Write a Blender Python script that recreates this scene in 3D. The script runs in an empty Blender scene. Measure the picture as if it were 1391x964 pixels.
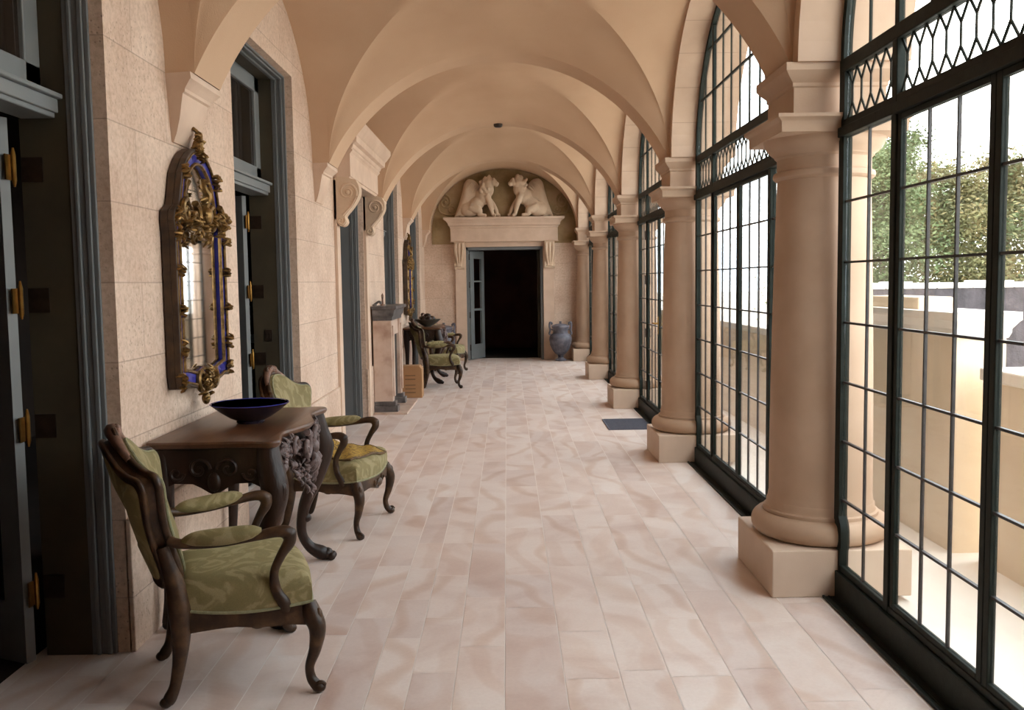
import bpy, bmesh, math, random
from mathutils import Vector, Matrix, noise
random.seed(7)
PI=math.pi
sc=bpy.context.scene
COL=sc.collection

# ------------------------------------------------------------------ materials
def new_mat(name):
    m=bpy.data.materials.new(name); m.use_nodes=True
    nt=m.node_tree; nt.nodes.clear()
    out=nt.nodes.new('ShaderNodeOutputMaterial'); b=nt.nodes.new('ShaderNodeBsdfPrincipled')
    nt.links.new(b.outputs[0],out.inputs[0])
    return m,nt,b,out
def ramp(nt,stops):
    r=nt.nodes.new('ShaderNodeValToRGB'); e=r.color_ramp.elements
    while len(e)<len(stops): e.new(.5)
    for i,(p,c) in enumerate(stops):
        e[i].position=p; e[i].color=(c[0],c[1],c[2],1)
    return r
def mixc(nt,a,b,fac,mode='MIX'):
    n=nt.nodes.new('ShaderNodeMix'); n.data_type='RGBA'; n.blend_type=mode
    for s,v in ((n.inputs[0],fac),(n.inputs[6],a),(n.inputs[7],b)):
        if hasattr(v,'links'): nt.links.new(v,s)
        elif isinstance(v,(int,float)): s.default_value=v
        else: s.default_value=(v[0],v[1],v[2],1)
    return n.outputs[2]
def noise_n(nt,vec,scale,detail=4,rough=.55,dist=0):
    n=nt.nodes.new('ShaderNodeTexNoise'); n.inputs['Scale'].default_value=scale
    n.inputs['Detail'].default_value=detail; n.inputs['Roughness'].default_value=rough
    n.inputs['Distortion'].default_value=dist
    if vec is not None: nt.links.new(vec,n.inputs['Vector'])
    return n.outputs['Fac']
def coords(nt,kind='Object'):
    t=nt.nodes.new('ShaderNodeTexCoord'); return t.outputs[kind]
def world_pos(nt):
    return nt.nodes.new('ShaderNodeNewGeometry').outputs['Position']
def bump(nt,b,h,strength,dist=.01):
    n=nt.nodes.new('ShaderNodeBump'); n.inputs['Strength'].default_value=strength; n.inputs['Distance'].default_value=dist
    nt.links.new(h,n.inputs['Height']); nt.links.new(n.outputs[0],b.inputs['Normal'])
def mottled(name,c1,c2,scale=6,rough=.6,bumps=.15,bscale=60,metal=0,dist=.004,c3=None,spec=.5,kind='Object',stretch=None,detail=5):
    m,nt,b,_=new_mat(name)
    v=coords(nt,kind)
    if stretch:
        mp=nt.nodes.new('ShaderNodeMapping'); mp.inputs['Scale'].default_value=stretch; nt.links.new(v,mp.inputs[0]); v=mp.outputs[0]
    f=noise_n(nt,v,scale,detail)
    st=[(.3,c1),(.7,c2)] if c3 is None else [(.28,c1),(.5,c2),(.72,c3)]
    r=ramp(nt,st); nt.links.new(f,r.inputs[0]); nt.links.new(r.outputs[0],b.inputs['Base Color'])
    b.inputs['Roughness'].default_value=rough; b.inputs['Metallic'].default_value=metal
    b.inputs['Specular IOR Level'].default_value=spec
    if bumps: bump(nt,b,noise_n(nt,v,bscale,3),bumps,dist)
    return m
M={}
def stone_wall_mat(name,base,dark,bw=.92,rh=.333,zoff=.57,along='xy'):
    m,nt,b,_=new_mat(name)
    p=world_pos(nt); s=nt.nodes.new('ShaderNodeSeparateXYZ'); nt.links.new(p,s.inputs[0])
    a=nt.nodes.new('ShaderNodeMath'); a.operation='ADD'; nt.links.new(s.outputs[0],a.inputs[0]); nt.links.new(s.outputs[1],a.inputs[1])
    z=nt.nodes.new('ShaderNodeMath'); z.operation='ADD'; nt.links.new(s.outputs[2],z.inputs[0]); z.inputs[1].default_value=-zoff+rh*10
    a2=nt.nodes.new('ShaderNodeMath'); a2.operation='ADD'; nt.links.new(a.outputs[0],a2.inputs[0]); a2.inputs[1].default_value=40.3
    c=nt.nodes.new('ShaderNodeCombineXYZ'); nt.links.new(a2.outputs[0],c.inputs[0]); nt.links.new(z.outputs[0],c.inputs[1])
    br=nt.nodes.new('ShaderNodeTexBrick'); nt.links.new(c.outputs[0],br.inputs['Vector'])
    br.offset=.42; br.squash=1; br.inputs['Scale'].default_value=1
    br.inputs['Brick Width'].default_value=bw; br.inputs['Row Height'].default_value=rh
    br.inputs['Mortar Size'].default_value=.0035; br.inputs['Mortar Smooth'].default_value=.4; br.inputs['Bias'].default_value=0
    br.inputs['Color1'].default_value=(.25,.25,.25,1); br.inputs['Color2'].default_value=(.75,.75,.75,1); br.inputs['Mortar'].default_value=(.5,.5,.5,1)
    tone=br.outputs['Color']
    n1=noise_n(nt,p,2.3,6,.6); r1=ramp(nt,[(.3,dark),(.65,base)]); nt.links.new(n1,r1.inputs[0])
    col=mixc(nt,r1.outputs[0],tone,.22,'SOFT_LIGHT')
    # shell-stone pitting in some blocks only
    v=nt.nodes.new('ShaderNodeTexVoronoi'); v.inputs['Scale'].default_value=42; nt.links.new(p,v.inputs['Vector'])
    pit=ramp(nt,[(.0,(1,1,1)),(.26,(0,0,0))]); nt.links.new(v.outputs['Distance'],pit.inputs[0])
    n2=noise_n(nt,p,1.7,3); msk=ramp(nt,[(.46,(0,0,0)),(.56,(1,1,1))]); nt.links.new(n2,msk.inputs[0])
    pm=mixc(nt,pit.outputs[0],msk.outputs[0],1,'MULTIPLY')
    n3=noise_n(nt,p,34,6,.7)
    sp=ramp(nt,[(.35,(.66,.60,.54)),(.58,(1,1,1))]); nt.links.new(n3,sp.inputs[0])
    col=mixc(nt,col,sp.outputs[0],.6,'MULTIPLY')
    col=mixc(nt,col,tuple(x*.55 for x in dark),pm)
    jf=nt.nodes.new('ShaderNodeMath'); jf.operation='MULTIPLY'; nt.links.new(br.outputs['Fac'],jf.inputs[0]); jf.inputs[1].default_value=.45
    col=mixc(nt,col,tuple(x*.5 for x in dark),jf.outputs[0])
    nt.links.new(col,b.inputs['Base Color']); b.inputs['Roughness'].default_value=.75; b.inputs['Specular IOR Level'].default_value=.3
    h=nt.nodes.new('ShaderNodeMath'); h.operation='SUBTRACT'; nt.links.new(n3,h.inputs[0]); nt.links.new(br.outputs['Fac'],h.inputs[1])
    h2=nt.nodes.new('ShaderNodeMath'); h2.operation='SUBTRACT'; nt.links.new(h.outputs[0],h2.inputs[0]); nt.links.new(pm,h2.inputs[1])
    bump(nt,b,h2.outputs[0],.5,.004)
    return m
M['wall']=stone_wall_mat('limestone_ashlar',(.72,.55,.43),(.58,.41,.305))
M['stone']=mottled('limestone_dressed',(.56,.395,.29),(.68,.505,.38),3.5,.7,.15,90,spec=.3)
M['column']=mottled('column_stone',(.455,.31,.21),(.545,.385,.275),2.6,.7,.12,120,spec=.3)
M['plinth']=mottled('plinth_stone',(.60,.45,.34),(.69,.54,.42),3,.7,.12,120,spec=.3)
M['plaster']=mottled('vault_plaster',(.555,.365,.235),(.60,.405,.265),2.2,.85,.25,150,spec=.2)
M['tympanum']=mottled('tympanum_plaster',(.20,.135,.06),(.32,.22,.115),3,.8,.2,60,spec=.2,c3=(.40,.28,.17))
M['carved']=mottled('carved_limestone',(.56,.40,.28),(.66,.50,.36),6,.75,.3,70,spec=.3)
def voussoir_mat():
    m,nt,b,_=new_mat('voussoir_stone')
    uv=nt.nodes.new('ShaderNodeUVMap'); uv.uv_map='UVMap'
    s=nt.nodes.new('ShaderNodeSeparateXYZ'); nt.links.new(uv.outputs[0],s.inputs[0])
    fr=nt.nodes.new('ShaderNodeMath'); fr.operation='FRACT'; nt.links.new(s.outputs[0],fr.inputs[0])
    r=ramp(nt,[(0,(.55,.55,.55)),(.012,(1,1,1)),(.988,(1,1,1)),(1,(.55,.55,.55))]); nt.links.new(fr.outputs[0],r.inputs[0])
    n=noise_n(nt,world_pos(nt),3,5); c=ramp(nt,[(.3,(.47,.32,.22)),(.7,(.56,.395,.285))]); nt.links.new(n,c.inputs[0])
    nt.links.new(mixc(nt,c.outputs[0],r.outputs[0],1,'MULTIPLY'),b.inputs['Base Color']); b.inputs['Roughness'].default_value=.75
    return m
M['voussoir']=voussoir_mat()
def floor_mat():
    m,nt,b,_=new_mat('veined_stone_planks')
    at=nt.nodes.new('ShaderNodeAttribute'); at.attribute_name='plank'
    p=world_pos(nt)
    sc_=nt.nodes.new('ShaderNodeVectorMath'); sc_.operation='MULTIPLY_ADD'; nt.links.new(at.outputs['Color'],sc_.inputs[0]); sc_.inputs[1].default_value=(37,61,13); nt.links.new(p,sc_.inputs[2])
    v=sc_.outputs[0]
    n1=noise_n(nt,v,1.6,5,.6,1.2)
    base=ramp(nt,[(.25,(.64,.50,.44)),(.5,(.76,.65,.59)),(.8,(.83,.75,.70))]); nt.links.new(n1,base.inputs[0])
    w=nt.nodes.new('ShaderNodeTexWave'); w.inputs['Scale'].default_value=.55; w.inputs['Distortion'].default_value=14; w.inputs['Detail'].default_value=3; w.inputs['Detail Scale'].default_value=.9
    nt.links.new(v,w.inputs['Vector'])
    vr=ramp(nt,[(.0,(.80,.66,.56)),(.12,(1,1,1)),(.8,(1,1,1)),(.93,(.9,.82,.77))]); nt.links.new(w.outputs['Fac'],vr.inputs[0])
    col=mixc(nt,base.outputs[0],vr.outputs[0],.55,'MULTIPLY')
    sx=nt.nodes.new('ShaderNodeSeparateXYZ'); nt.links.new(at.outputs['Color'],sx.inputs[0])
    tr=ramp(nt,[(0,(.85,.81,.81)),(.25,(.965,.935,.92)),(1,(1.0,1.0,1.0))]); nt.links.new(sx.outputs[0],tr.inputs[0])
    col=mixc(nt,col,tr.outputs[0],.9,'MULTIPLY')
    sp=noise_n(nt,p,60,4,.7); spr=ramp(nt,[(.3,(.93,.91,.9)),(.7,(1,1,1))]); nt.links.new(sp,spr.inputs[0])
    col=mixc(nt,col,spr.outputs[0],1,'MULTIPLY')
    nt.links.new(col,b.inputs['Base Color'])
    rr=nt.nodes.new('ShaderNodeMapRange'); nt.links.new(n1,rr.inputs[0]); rr.inputs[3].default_value=.42; rr.inputs[4].default_value=.6; nt.links.new(rr.outputs[0],b.inputs['Roughness'])
    b.inputs['Specular IOR Level'].default_value=.45
    bump(nt,b,sp,.05,.002)
    return m
M['floor']=floor_mat()
M['grout']=mottled('pale_grout',(.78,.70,.64),(.86,.78,.72),8,.9,0)
M['wood']=mottled('dark_carved_wood',(.010,.004,.002),(.036,.014,.007),9,.42,.4,55,spec=.35,dist=.006,stretch=(1,1,.35))
M['tabletop']=mottled('walnut_top',(.055,.022,.010),(.12,.05,.022),4,.3,.05,60,stretch=(6,1,1))
M['carvewood']=mottled('worn_grey_brown_carving',(.03,.014,.010),(.20,.135,.125),16,.5,.6,60,dist=.008)
M['chairwood']=mottled('chair_walnut',(.013,.006,.003),(.042,.019,.008),12,.42,.3,70,spec=.35,dist=.004,c3=(.11,.055,.024))
M['crest']=mottled('rubbed_pinkish_wood',(.09,.045,.028),(.30,.16,.11),16,.5,.3,60)
def fabric():
    m,nt,b,_=new_mat('green_damask')
    v=coords(nt)
    n=noise_n(nt,v,7,2,.5,2.5); r=ramp(nt,[(.40,(.200,.158,.062)),(.50,(.225,.178,.072)),(.56,(.30,.243,.118)),(.68,(.32,.262,.132))]); nt.links.new(n,r.inputs[0])
    f=noise_n(nt,v,260,2); fr=ramp(nt,[(.3,(.85,.85,.85)),(.7,(1.05,1.05,1.05))]); nt.links.new(f,fr.inputs[0])
    nt.links.new(mixc(nt,r.outputs[0],fr.outputs[0],1,'MULTIPLY'),b.inputs['Base Color'])
    b.inputs['Roughness'].default_value=.8; b.inputs['Sheen Weight'].default_value=.15; b.inputs['Sheen Tint'].default_value=(.8,.75,.4,1)
    bump(nt,b,f,.25,.002); return m
M['fabric']=fabric()
M['braid']=mottled('grey_green_braid',(.20,.19,.10),(.32,.30,.17),60,.8,.5,200,dist=.002)
def cloth():
    m,nt,b,_=new_mat('gold_brocade')
    v=coords(nt); n=noise_n(nt,v,26,3,.6,1.5)
    r=ramp(nt,[(.38,(.10,.05,.015)),(.47,(.34,.19,.03)),(.56,(.50,.32,.05)),(.66,(.14,.08,.03))]); nt.links.new(n,r.inputs[0])
    nt.links.new(r.outputs[0],b.inputs['Base Color']); b.inputs['Roughness'].default_value=.65; bump(nt,b,n,.3,.003); return m
M['brocade']=cloth()
M['brocade_edge']=mottled('dark_brocade_border',(.06,.03,.012),(.16,.09,.03),40,.7,.3,120)
M['blue_paint']=mottled('blue_grey_paint',(.14,.148,.150),(.165,.172,.174),3,.5,.05,80)
M['blue_light']=mottled('pale_blue_grey_paint',(.165,.175,.175),(.20,.21,.21),3,.45,.05,80)
M['olive']=mottled('dark_olive_panel',(.038,.029,.016),(.065,.05,.027),4,.6,.1,60)
M['room_shade']=mottled('shade_toned_room',(.012,.007,.005),(.03,.016,.010),2,.85,0)  # near-black colour stands in for the gloom of unlit rooms
M['passage']=mottled('dark_red_brown_passage',(.06,.022,.014),(.12,.045,.03),2,.8,0)  # passage gloom put into the wall colour
M['iron']=mottled('green_black_iron',(.008,.012,.009),(.016,.021,.016),20,.6,.15,90,spec=.2)
M['lead']=mottled('lead_came',(.02,.017,.017),(.045,.04,.038),30,.45,.1,90,metal=.2)
M['gilt']=mottled('old_gilt',(.07,.035,.010),(.36,.21,.07),30,.38,.4,90,metal=.75,dist=.004)
M['mirrorwood']=mottled('mirror_frame_wood',(.022,.010,.004),(.07,.034,.013),14,.5,.3,60)
M['blueglass']=mottled('cobalt_glass',(.02,.022,.15),(.05,.05,.32),8,.2,.05,40)
M['bluebowl']=mottled('cobalt_glaze',(.008,.012,.11),(.03,.04,.28),6,.12,.05,30)
M['bowl_out']=mottled('dark_glazed_bowl',(.008,.006,.012),(.03,.02,.03),12,.25,.15,40)
M['bowl_grey']=mottled('grey_bowl',(.05,.045,.035),(.10,.09,.07),9,.35,.15,40)
M['brass']=mottled('brass',(.25,.12,.03),(.45,.25,.06),20,.3,.1,60,metal=.9)
M['darkmetal']=mottled('dark_bronze',(.02,.012,.008),(.05,.03,.02),20,.4,.1,60,metal=.5)
M['lead_urn']=mottled('grey_blue_lead',(.055,.052,.062),(.12,.115,.14),10,.5,.4,40,dist=.01,c3=(.19,.18,.21))
M['pinkmarble']=mottled('pink_veined_marble',(.40,.25,.18),(.58,.42,.33),5,.35,.1,40,c3=(.64,.50,.41))
M['darkmarble']=mottled('dark_grey_marble',(.05,.045,.045),(.12,.105,.10),9,.35,.2,40,c3=(.20,.18,.18))
M['cardboard']=mottled('brown_cardboard',(.33,.17,.075),(.40,.22,.10),3,.8,.1,40)
M['mat']=mottled('grey_floor_mat',(.085,.09,.12),(.13,.135,.17),60,.8,.6,160,dist=.006)
M['leaf_a']=mottled('pine_green',(.045,.075,.028),(.10,.135,.05),.9,.8,0,c3=(.19,.215,.10))
M['leaf_b']=mottled('autumn_green',(.09,.095,.04),(.18,.17,.07),.9,.8,0,c3=(.30,.21,.09))
M['bark']=mottled('bark',(.08,.06,.045),(.16,.13,.10),12,.9,.4,30)
M['outstone']=mottled('terrace_stone',(.74,.59,.42),(.82,.68,.51),2,.8,.15,60)
M['outpale']=mottled('pale_terrace_stone',(.80,.74,.66),(.88,.82,.75),2,.8,.15,60)
M['retain']=mottled('grey_rubble_wall',(.03,.025,.028),(.075,.062,.068),2.5,.9,.5,12,dist=.05)
M['gravel']=mottled('pale_ground',(.60,.55,.47),(.72,.67,.60),1.5,.9,.2,40)
M['grass']=mottled('rough_grass',(.10,.14,.04),(.22,.25,.09),1.2,.9,.4,20)
def glass_mat():
    m=bpy.data.materials.new('window_glass'); m.use_nodes=True; nt=m.node_tree; nt.nodes.clear()
    out=nt.nodes.new('ShaderNodeOutputMaterial'); t=nt.nodes.new('ShaderNodeBsdfTransparent'); t.inputs[0].default_value=(.95,.97,.96,1)
    g=nt.nodes.new('ShaderNodeBsdfGlossy'); g.inputs['Roughness'].default_value=.02
    lw=nt.nodes.new('ShaderNodeLayerWeight'); lw.inputs[0].default_value=.5
    pw=nt.nodes.new('ShaderNodeMath'); pw.operation='POWER'; nt.links.new(lw.outputs['Facing'],pw.inputs[0]); pw.inputs[1].default_value=5
    f=nt.nodes.new('ShaderNodeMath'); f.operation='MULTIPLY_ADD'; nt.links.new(pw.outputs[0],f.inputs[0]); f.inputs[1].default_value=.9; f.inputs[2].default_value=.04
    mx=nt.nodes.new('ShaderNodeMixShader'); nt.links.new(f.outputs[0],mx.inputs[0]); nt.links.new(t.outputs[0],mx.inputs[1]); nt.links.new(g.outputs[0],mx.inputs[2])
    nt.links.new(mx.outputs[0],out.inputs[0]); return m
M['glass']=glass_mat()
def simple(name,c,rough,metal=0):
    m,nt,b,_=new_mat(name); v=coords(nt); n=noise_n(nt,v,9,3); r=ramp(nt,[(.3,tuple(x*.9 for x in c)),(.7,c)]); nt.links.new(n,r.inputs[0]); nt.links.new(r.outputs[0],b.inputs['Base Color'])
    b.inputs['Roughness'].default_value=rough; b.inputs['Metallic'].default_value=metal; return m
M['mirror']=simple('mirror_silver',(.80,.80,.82),.03,1)
M['darkglass']=simple('dark_pane',(.02,.014,.010),.06)

# ------------------------------------------------------------------ mesh builder
class MB:
    def __init__(s): s.v=[]; s.f=[]; s.mi=[]; s.cur=0
    def add(s,vs,fs):
        o=len(s.v); s.v+= [tuple(v) for v in vs]
        for f in fs: s.f.append(tuple(i+o for i in f)); s.mi.append(s.cur)
        return s
    def box(s,x0,x1,y0,y1,z0,z1):
        x0,x1=min(x0,x1),max(x0,x1);y0,y1=min(y0,y1),max(y0,y1);z0,z1=min(z0,z1),max(z0,z1)
        return s.add([(x0,y0,z0),(x1,y0,z0),(x1,y1,z0),(x0,y1,z0),(x0,y0,z1),(x1,y0,z1),(x1,y1,z1),(x0,y1,z1)],
              [(0,3,2,1),(4,5,6,7),(0,1,5,4),(1,2,6,5),(2,3,7,6),(3,0,4,7)])
    def lathe(s,prof,c=(0,0),n=40,a0=0,a1=2*PI):
        full=abs(a1-a0-2*PI)<1e-6; m=n if full else n+1
        vs=[];fs=[]
        for (r,z) in prof:
            for i in range(m):
                a=a0+(a1-a0)*i/n; vs.append((c[0]+r*math.cos(a),c[1]+r*math.sin(a),z))
        for j in range(len(prof)-1):
            for i in range(n):
                k=(i+1)%m if full else i+1
                fs.append((j*m+i,j*m+k,(j+1)*m+k,(j+1)*m+i))
        if full:
            fs.append(tuple(range(m))[::-1]); fs.append(tuple(range((len(prof)-1)*m,len(prof)*m)))
        return s.add(vs,fs)
    def sqstack(s,prof,c):   # square moulding: prof list of (half x, half y, z)
        vs=[];fs=[]
        for hx,hy,z in prof:
            vs+=[(c[0]-hx,c[1]-hy,z),(c[0]+hx,c[1]-hy,z),(c[0]+hx,c[1]+hy,z),(c[0]-hx,c[1]+hy,z)]
        for j in range(len(prof)-1):
            for i in range(4):
                k=(i+1)%4; fs.append((j*4+i,j*4+k,(j+1)*4+k,(j+1)*4+i))
        fs.append((3,2,1,0)); q=(len(prof)-1)*4; fs.append((q,q+1,q+2,q+3))
        return s.add(vs,fs)
    def prism(s,poly,fn,d0,d1):
        n=len(poly); vs=[fn(u,v,d0) for u,v in poly]+[fn(u,v,d1) for u,v in poly]
        fs=[tuple(range(n))[::-1],tuple(range(n,2*n))]
        for i in range(n):
            k=(i+1)%n; fs.append((i,k,n+k,n+i))
        return s.add(vs,fs)
    def ring(s,outer,inner,fn,d0,d1):   # band between two outlines with the same point count
        n=len(outer)
        vs=[fn(u,v,d0) for u,v in outer]+[fn(u,v,d0) for u,v in inner]+[fn(u,v,d1) for u,v in outer]+[fn(u,v,d1) for u,v in inner]
        fs=[]
        for i in range(n):
            k=(i+1)%n
            fs+=[(i,n+i,n+k,k),(2*n+i,2*n+k,3*n+k,3*n+i),(i,k,2*n+k,2*n+i),(n+i,3*n+i,3*n+k,n+k)]
        return s.add(vs,fs)
    def tube(s,pts,rad,n=10,closed=False,flat=None,up=None):
        pts=[Vector(p) for p in pts]; m=len(pts)
        if not isinstance(rad,(list,tuple)): rad=[rad]*m
        T=[]
        for i in range(m):
            if closed: t=pts[(i+1)%m]-pts[i-1]
            else: t=pts[min(i+1,m-1)]-pts[max(i-1,0)]
            T.append(t.normalized() if t.length>1e-9 else Vector((0,0,1)))
        if up is None:
            up=Vector((0,0,1)) if abs(T[0].z)<.9 else Vector((1,0,0))
        N=(Vector(up)-T[0]*Vector(up).dot(T[0])).normalized()
        vs=[];fs=[]
        for i in range(m):
            N=(N-T[i]*N.dot(T[i])).normalized(); B=T[i].cross(N)
            fa,fb=(1,1) if flat is None else flat
            for k in range(n):
                a=2*PI*k/n; vs.append(pts[i]+N*(math.cos(a)*rad[i]*fa)+B*(math.sin(a)*rad[i]*fb))
        for i in range(m if closed else m-1):
            j=(i+1)%m
            for k in range(n):
                l=(k+1)%n; fs.append((i*n+k,i*n+l,j*n+l,j*n+k))
        if not closed:
            fs.append(tuple(range(n))[::-1]); fs.append(tuple(range((m-1)*n,m*n)))
        return s.add(vs,fs)
    def ball(s,c,r,n=10,m=7,rot=None):
        if not isinstance(r,(list,tuple)): r=(r,r,r)
        vs=[];fs=[]
        R=rot if rot is not None else Matrix.Identity(3)
        C=Vector(c)
        vs.append(C+R@Vector((0,0,r[2])))
        for j in range(1,m):
            th=PI*j/m
            for i in range(n):
                ph=2*PI*i/n
                vs.append(C+R@Vector((r[0]*math.sin(th)*math.cos(ph),r[1]*math.sin(th)*math.sin(ph),r[2]*math.cos(th))))
        vs.append(C+R@Vector((0,0,-r[2]))); L=len(vs)-1
        for i in range(n):
            k=(i+1)%n; fs.append((0,1+i,1+k)); fs.append((L,L-n+k,L-n+i))
        for j in range(m-2):
            for i in range(n):
                k=(i+1)%n; a=1+j*n; fs.append((a+i,a+n+i,a+n+k,a+k))
        return s.add(vs,fs)
    def grid(s,fn,nu,nv,u0=0,u1=1,v0=0,v1=1,flip=False):
        vs=[fn(u0+(u1-u0)*i/nu,v0+(v1-v0)*j/nv) for j in range(nv+1) for i in range(nu+1)]
        fs=[]
        for j in range(nv):
            for i in range(nu):
                a=j*(nu+1)+i; q=(a,a+1,a+nu+2,a+nu+1); fs.append(q[::-1] if flip else q)
        return s.add(vs,fs)
    def build(s,name,mats,parent=None,smooth=35,bevel=0,recalc=True,remesh=0):
        me=bpy.data.meshes.new(name); me.from_pydata(s.v,[],s.f)
        if not isinstance(mats,(list,tuple)): mats=[mats]
        for m in mats: me.materials.append(m)
        if any(s.mi): me.polygons.foreach_set('material_index',s.mi)
        if recalc:
            bm=bmesh.new(); bm.from_mesh(me); bmesh.ops.recalc_face_normals(bm,faces=bm.faces); bm.to_mesh(me); bm.free()
        if smooth:
            me.shade_smooth(); me.set_sharp_from_angle(angle=math.radians(smooth))
        o=bpy.data.objects.new(name,me); COL.objects.link(o)
        if parent is not None: o.parent=parent
        if bevel:
            b=o.modifiers.new('bevel','BEVEL'); b.width=bevel; b.segments=2; b.limit_method='ANGLE'; b.angle_limit=math.radians(40)
        if remesh:
            r=o.modifiers.new('remesh','REMESH'); r.mode='VOXEL'; r.voxel_size=remesh; r.use_smooth_shade=True
            sm=o.modifiers.new('smooth','SMOOTH'); sm.iterations=3; sm.factor=.5
        return o
def cat(pts,n=6,closed=False):
    P=[Vector(p) for p in pts]; out=[]; m=len(P)
    rng=range(m if closed else m-1)
    for i in rng:
        if closed: a,b,c,d=P[i-1],P[i],P[(i+1)%m],P[(i+2)%m]
        else: a,b,c,d=P[max(i-1,0)],P[i],P[i+1],P[min(i+2,m-1)]
        for k in range(n):
            t=k/n; out.append(.5*((2*b)+(c-a)*t+(2*a-5*b+4*c-d)*t*t+(3*b-a-3*c+d)*t**3))
    if not closed: out.append(P[-1])
    return out
def catr(pts,rad,n=6):
    q=cat([(p[0],p[1],p[2]) for p in pts],n); rr=[v.x for v in cat([(r,0,0) for r in rad],n)]
    return q,rr
def tag(o,label=None,category=None,group=None,kind=None):
    if label: o['label']=label
    if category: o['category']=category
    if group: o['group']=group
    if kind: o['kind']=kind
    return o
def empty(name,loc=(0,0,0),rz=0,**k):
    o=bpy.data.objects.new(name,None); COL.objects.link(o); o.location=loc; o.rotation_euler=(0,0,rz); o.empty_display_size=.1
    return tag(o,**k)
def copy_tree(o,parent=None):
    c=o.copy(); COL.objects.link(c)
    if parent is not None: c.parent=parent
    for ch in list(o.children): copy_tree(ch,c)
    return c
def struct(o,label): return tag(o,label=label,kind='structure')
def spiral(mb,c,r0,turns,rad,fn,sgn=1,a0=0,n=26):
    pts=[];rr=[]
    for i in range(n+1):
        t=i/n; r=r0*(1-.86*t); a=a0+sgn*turns*2*PI*t
        pts.append(fn(c[0]+r*math.cos(a),c[1]+r*math.sin(a))); rr.append(rad*(1-.45*t))
    mb.tube(pts,rr,7)

# ------------------------------------------------------------------ dimensions
S=3.4; Y0=4.777                       # bay length, a column line
CY=[Y0+S*k for k in range(-2,5)]      # column lines -2.02 .. 18.38
ALLB=[(CY[i]+CY[i+1])/2 for i in range(6)]
BAYS=ALLB[1:]
XL=-1.62; XR=1.385; YN=CY[0]; YF=18.56; ZC=4.3
XCOL=1.608; XG=1.60; ZS=2.565
XC=-.05; AV=1.43                      # vault centre and half span

# ------------------------------------------------------------------ floor
mb=MB(); mb.box(XL-.4,1.60,YN-.1,YF+.5,-.12,-.0015)
me_pl=[]
xs=[-1.97]
rnd=random.Random(3)
joints=[-1.62,-1.43,-1.22,-1.02,-.87,-.73,-.55,-.40,-.225,-.03,.205,.425,.62,.86,1.06,1.29,1.50]
joints=[-1.97,-1.80]+joints
for i in range(len(joints)-1):
    y=YN+rnd.uniform(-.5,0); a,b=joints[i],joints[i+1]
    while y<YF+.3:
        L=rnd.choice([.5,.62,.8,.95,1.2])
        me_pl.append((a+.0022,b-.0022,max(y,YN)+.001,min(y+L,YF+.4)-.001,rnd.random()*(.35 if rnd.random()<.12 else 1)))
        y+=L
# sill strip between the plinths (no planks over the drain)
o=MB()
nb=len(mb.v); 
for (a,b,c,d,r) in me_pl:
    if d-c<.02: continue
    mb.cur=1; mb.add([(a,c,0),(b,c,0),(b,d,0),(a,d,0)],[(0,1,2,3)])
fl=mb.build('floor',[M['grout'],M['floor']],smooth=0,recalc=False)
at=fl.data.attributes.new('plank','FLOAT_COLOR','FACE')
vals=[(0,0,0,1)]*6
k=0; cols=[]
for (a,b,c,d,r) in me_pl:
    if d-c<.02: continue
    cols.append((r,rnd.random(),rnd.random(),1))
vals=vals+cols
for i,v in enumerate(vals): at.data[i].color=v
struct(fl,'pale pink veined stone plank floor of the gallery')

# ------------------------------------------------------------------ left wall with door openings
DW=.81; DH=3.13
def in_left(mb,y0,y1,z0,z1): mb.box(XL-.35,XL,y0,y1,z0,z1)
mb=MB(); prev=YN-.1
for c in BAYS:
    in_left(mb,prev,c-DW,-.1,ZC); in_left(mb,c-DW,c+DW,DH,ZC); prev=c+DW
in_left(mb,prev,YF+.3,-.1,ZC)
struct(mb.build('wall_left',M['wall'],smooth=0),'left limestone block wall with tall door openings')
# stone dado course at the foot of the wall
mb=MB(); prev=YN
for c in BAYS+[None]:
    e=(c-DW) if c else YF
    mb.box(XL-.01,XL+.018,prev,e,0,.575)
    if c: prev=c+DW
struct(mb.build('baseboard_left',M['wall'],smooth=0,bevel=.004),'projecting limestone base course along the left wall')
# ------------------------------------------------------------------ rooms beyond, their dimness put into the colour
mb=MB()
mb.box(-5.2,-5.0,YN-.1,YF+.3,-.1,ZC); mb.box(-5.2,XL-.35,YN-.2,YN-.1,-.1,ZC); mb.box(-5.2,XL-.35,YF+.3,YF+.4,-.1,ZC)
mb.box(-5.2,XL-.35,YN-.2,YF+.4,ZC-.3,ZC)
struct(mb.build('wall_room',M['room_shade'],smooth=0),'walls of the rooms beyond the left doors, coloured near black to look unlit')
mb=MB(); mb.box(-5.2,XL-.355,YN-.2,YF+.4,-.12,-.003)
struct(mb.build('floor_room',M['room_shade'],smooth=0),'floor of the rooms beyond the left doors, coloured near black to look unlit')
# wall behind the camera
mb=MB(); mb.box(XL-.35,2.0,YN-.35,YN-.1,-.1,ZC)
struct(mb.build('wall_near',M['wall'],smooth=0),'limestone wall closing the gallery behind the camera')
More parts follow.
